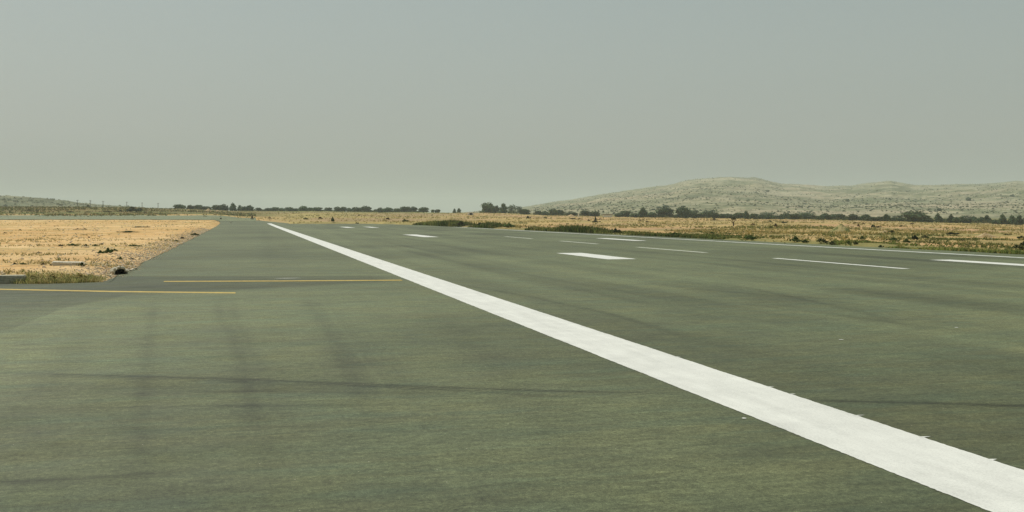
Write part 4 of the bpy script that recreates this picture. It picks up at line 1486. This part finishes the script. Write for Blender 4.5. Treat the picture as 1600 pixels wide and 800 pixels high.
# utility poles on the left skyline
def pole(px, yt, yb, D, label, cross=True):
    x, y = xy(px, D)
    x, y = float(x), float(y)
    z = float(height(np.array(x), np.array(y)))
    h = zpy(yt, D) - z
    r = empty('utility_pole', (x, y, z - .1), -PSI + random.uniform(-.5, .5))
    tag(r, label, 'utility pole', 'utility poles on the left skyline')
    tube('post', .24, .17, h + .1, M_POLE, r)
    if cross:
        b = bm_box('crossarm', (1.9, .16, .18), M_POLE, r, .01, 0, 1, 0); b.location = (0, .16, h - .5)
        for q in (-.8, .8): tube('insulator', .07, .05, .28, M_DIRTY, r, 8, (q, .16, h - .33))


for px, yt, D, lab in [(121, 312.2, 760, 'utility pole nearest the left hill, thickest of the row'), (141, 312.8, 780, 'second utility pole from the left hill'),
                       (161, 313.8, 800, 'third utility pole from the left hill'), (198, 315.2, 840, 'fourth utility pole, above the big dark shrub'),
                       (222, 316.2, 880, 'fifth utility pole, just right of the big dark shrub'), (247, 317, 860, 'utility pole farthest right of the row')]:
    pole(px, yt, 324, D, lab)

# bare trunk standing in the right field
x, y, z, D = ground_at(1146, 353.5)
r = empty('tree', (x, y, z - .05), .4)
h, w = 15 * D / F, 8 * D / F
r.scale = (w, w, h)
tag(r, 'bare brown tree trunk with a tiny forked top in the right field', 'tree')
V = []
tb = trunk_mesh(990); o = link('trunk', tb, M_BARK, r); o.scale = (2.6, 2.6, 1.15)
rr = np.random.default_rng(5)
o = link('crown', foliage_mesh('crown', [((0, 0, .78), (.42, .42, .16)), ((.2, .1, .9), (.25, .25, .1))], 160, .09, (.06, .06, .03), 991, core=False), M_LEAF, r)

# pale hut with a dark opening, and the low shed
x, y, z, D = ground_at(735, 336.2)
sc = D / F
hut = empty('hut', (x, y, z), -PSI)
tag(hut, 'small pale hut with a dark doorway on the skyline', 'hut')
W, H_ = 9.5 * sc, 5.0 * sc
for q, (cx, wd) in enumerate([(-W * .31, W * .34), (W * .42, W * .14)]):
    b = bm_box('wall', (wd, W * .6, H_ * .82), M_DIRTY, hut, .05, .02, q, 1); b.location = (cx, 0, -.1)
b = bm_box('back_wall', (W * .5, W * .1, H_ * .8), M_ROOF_AND_SHADE, hut, .03, 0, 3, 0); b.location = (W * .11, W * .24, -.1)  # dark colour stands in for the shade inside the doorway
b = bm_box('roof', (W * 1.06, W * .7, H_ * .16), M_DIRTY, hut, .05, .02, 4, 1); b.location = (0, 0, H_ * .82 - .1)

x, y, z, D = ground_at(949, 339.6)
D = float(tree_d(949)) * .98
x, y = xy(949, D); x, y = float(x), float(y); z = float(height(np.array(x), np.array(y)))
sc = D / F
shed = empty('shed', (x, y, z), -PSI)
tag(shed, 'low pale shed with a dark flat roof between the trees', 'shed')
b = bm_box('wall', (14 * sc, 5, 4.6 * sc), M_DIRTY, shed, .04, .02, 6, 2); b.location = (0, 0, -.1)
b = bm_box('roof', (19 * sc, 6, .8 * sc), M_ROOF_AND_SHADE, shed, .03, .01, 7, 2); b.location = (0, 0, 4.6 * sc - .1)

# posts
def post(px, yb, h, wpx, mat, label, name='post', head=False):
    x, y, z, D = ground_at(px, yb)
    sc = D / F
    if head:
        r = empty(name, (x, y, z - .05)); tag(r, label, 'runway light')
        tube('post', wpx * sc * .22, wpx * sc * .2, h * sc * .6, M_DIRTY, r)
        tube('lamp_head', wpx * sc * .5, wpx * sc * .42, h * sc * .5, M_DARK, r, 12, (0, 0, h * sc * .55))
    else:
        o = tube(name, wpx * sc * .5, wpx * sc * .45, h * sc, mat); o.location = (x, y, z - .05)
        tag(o, label, 'post')


post(904, 339.5, 7, 2.4, M_DIRTY, 'short pale post beside the orange earth mound', 'marker_post')
post(1549, 374.5, 4, 1.8, M_DIRTY, 'tiny white marker post in the far right field', 'marker_post')
post(345, 344.8, 4.2, 2.6, M_DARK, 'black headed runway edge light at the far end of the tan earth', 'runway_light', True)
post(353, 346.6, 3, 1.2, M_DIRTY, 'white peg beside the black headed runway light', 'marker_post')

# ------------------------------------------------------------------ air, sky, light
SUN_EL, SUN_AZ = math.radians(56), PSI + math.radians(-48)


def build_haze():
    b = bm_box('haze', (15200, 15200, 190), None, None, 0, 0, 0, 0)
    b.data.materials.clear()
    m = bpy.data.materials.new('haze_air'); m.use_nodes = True
    nt = m.node_tree; nt.nodes.clear()
    out = nt.nodes.new('ShaderNodeOutputMaterial')
    v = nt.nodes.new('ShaderNodeVolumePrincipled')
    v.inputs['Color'].default_value = (.82, .895, .85, 1)
    v.inputs['Density'].default_value = HAZE
    v.inputs['Anisotropy'].default_value = 0.0
    nt.links.new(v.outputs[0], out.inputs['Volume'])
    b.data.materials.append(m)
    b.location = (0, 0, -62)
    tag(b, kind='stuff')


HAZE = .00021
build_haze()

w = bpy.data.worlds.new('World'); SC.world = w; w.use_nodes = True
nt = w.node_tree
bg = nt.nodes['Background']
sky = nt.nodes.new('ShaderNodeTexSky'); sky.sky_type = 'NISHITA'; sky.sun_disc = False
sky.sun_elevation = SUN_EL; sky.sun_rotation = SUN_AZ
sky.air_density, sky.dust_density, sky.ozone_density, sky.altitude = 1.2, 5.0, 1.0, 300
tcs = nt.nodes.new('ShaderNodeTexCoord'); sx = nt.nodes.new('ShaderNodeSeparateXYZ')
nt.links.new(tcs.outputs['Generated'], sx.inputs[0])
cr_ = nt.nodes.new('ShaderNodeValToRGB'); nt.links.new(math_n(nt, 'MULTIPLY', sx.outputs['Z'], 3.0), cr_.inputs[0])
e = cr_.color_ramp.elements
e[0].position, e[0].color = 0.0, (3.0, 3.35, 3.0, 1)
e[1].position, e[1].color = 1.0, (2.85, 3.68, 3.62, 1)
for p_, c_ in ((.22, (3.48, 3.90, 3.52, 1)), (.40, (3.42, 4.02, 3.66, 1)), (.62, (3.10, 3.86, 3.64, 1))):
    q_ = cr_.color_ramp.elements.new(p_); q_.color = c_
hs = nt.nodes.new('ShaderNodeHueSaturation'); hs.inputs['Saturation'].default_value = .35
nt.links.new(sky.outputs[0], hs.inputs['Color'])
mx = nt.nodes.new('ShaderNodeMix'); mx.data_type = 'RGBA'
mx.inputs[0].default_value = .72
nt.links.new(hs.outputs[0], mx.inputs[6]); nt.links.new(cr_.outputs[0], mx.inputs[7])   # dust in the whole sky
nt.links.new(mx.outputs[2], bg.inputs['Color'])
bg.inputs['Strength'].default_value = .10

ld = bpy.data.lights.new('sun', 'SUN'); ld.energy = 3.6; ld.angle = math.radians(.5); ld.color = (1, .955, .86)
lo = bpy.data.objects.new('sun', ld); COL.objects.link(lo)
from mathutils import Vector
d = Vector((math.sin(SUN_AZ) * math.cos(SUN_EL), math.cos(SUN_AZ) * math.cos(SUN_EL), math.sin(SUN_EL)))
lo.rotation_euler = d.to_track_quat('Z', 'Y').to_euler(); lo.location = d * 50

cd = bpy.data.cameras.new('camera'); cam = bpy.data.objects.new('camera', cd); COL.objects.link(cam)
cam.location = (0, 0, HC); cam.rotation_euler = (math.pi / 2, 0, -PSI)
cd.sensor_width = 36; cd.lens = F / 1600 * 36; cd.shift_y = -(400 - YH) / 1600
cd.clip_start = .1; cd.clip_end = 20000
SC.camera = cam

SC.view_settings.view_transform = 'Standard'; SC.view_settings.look = 'None'
SC.view_settings.exposure = 0.0; SC.view_settings.gamma = 1
SC.cycles.use_denoising = True
SC.cycles.denoising_prefilter = 'NONE'
SC.cycles.volume_bounces = 2
SC.cycles.max_bounces = 6
SC.cycles.sample_clamp_indirect = 8
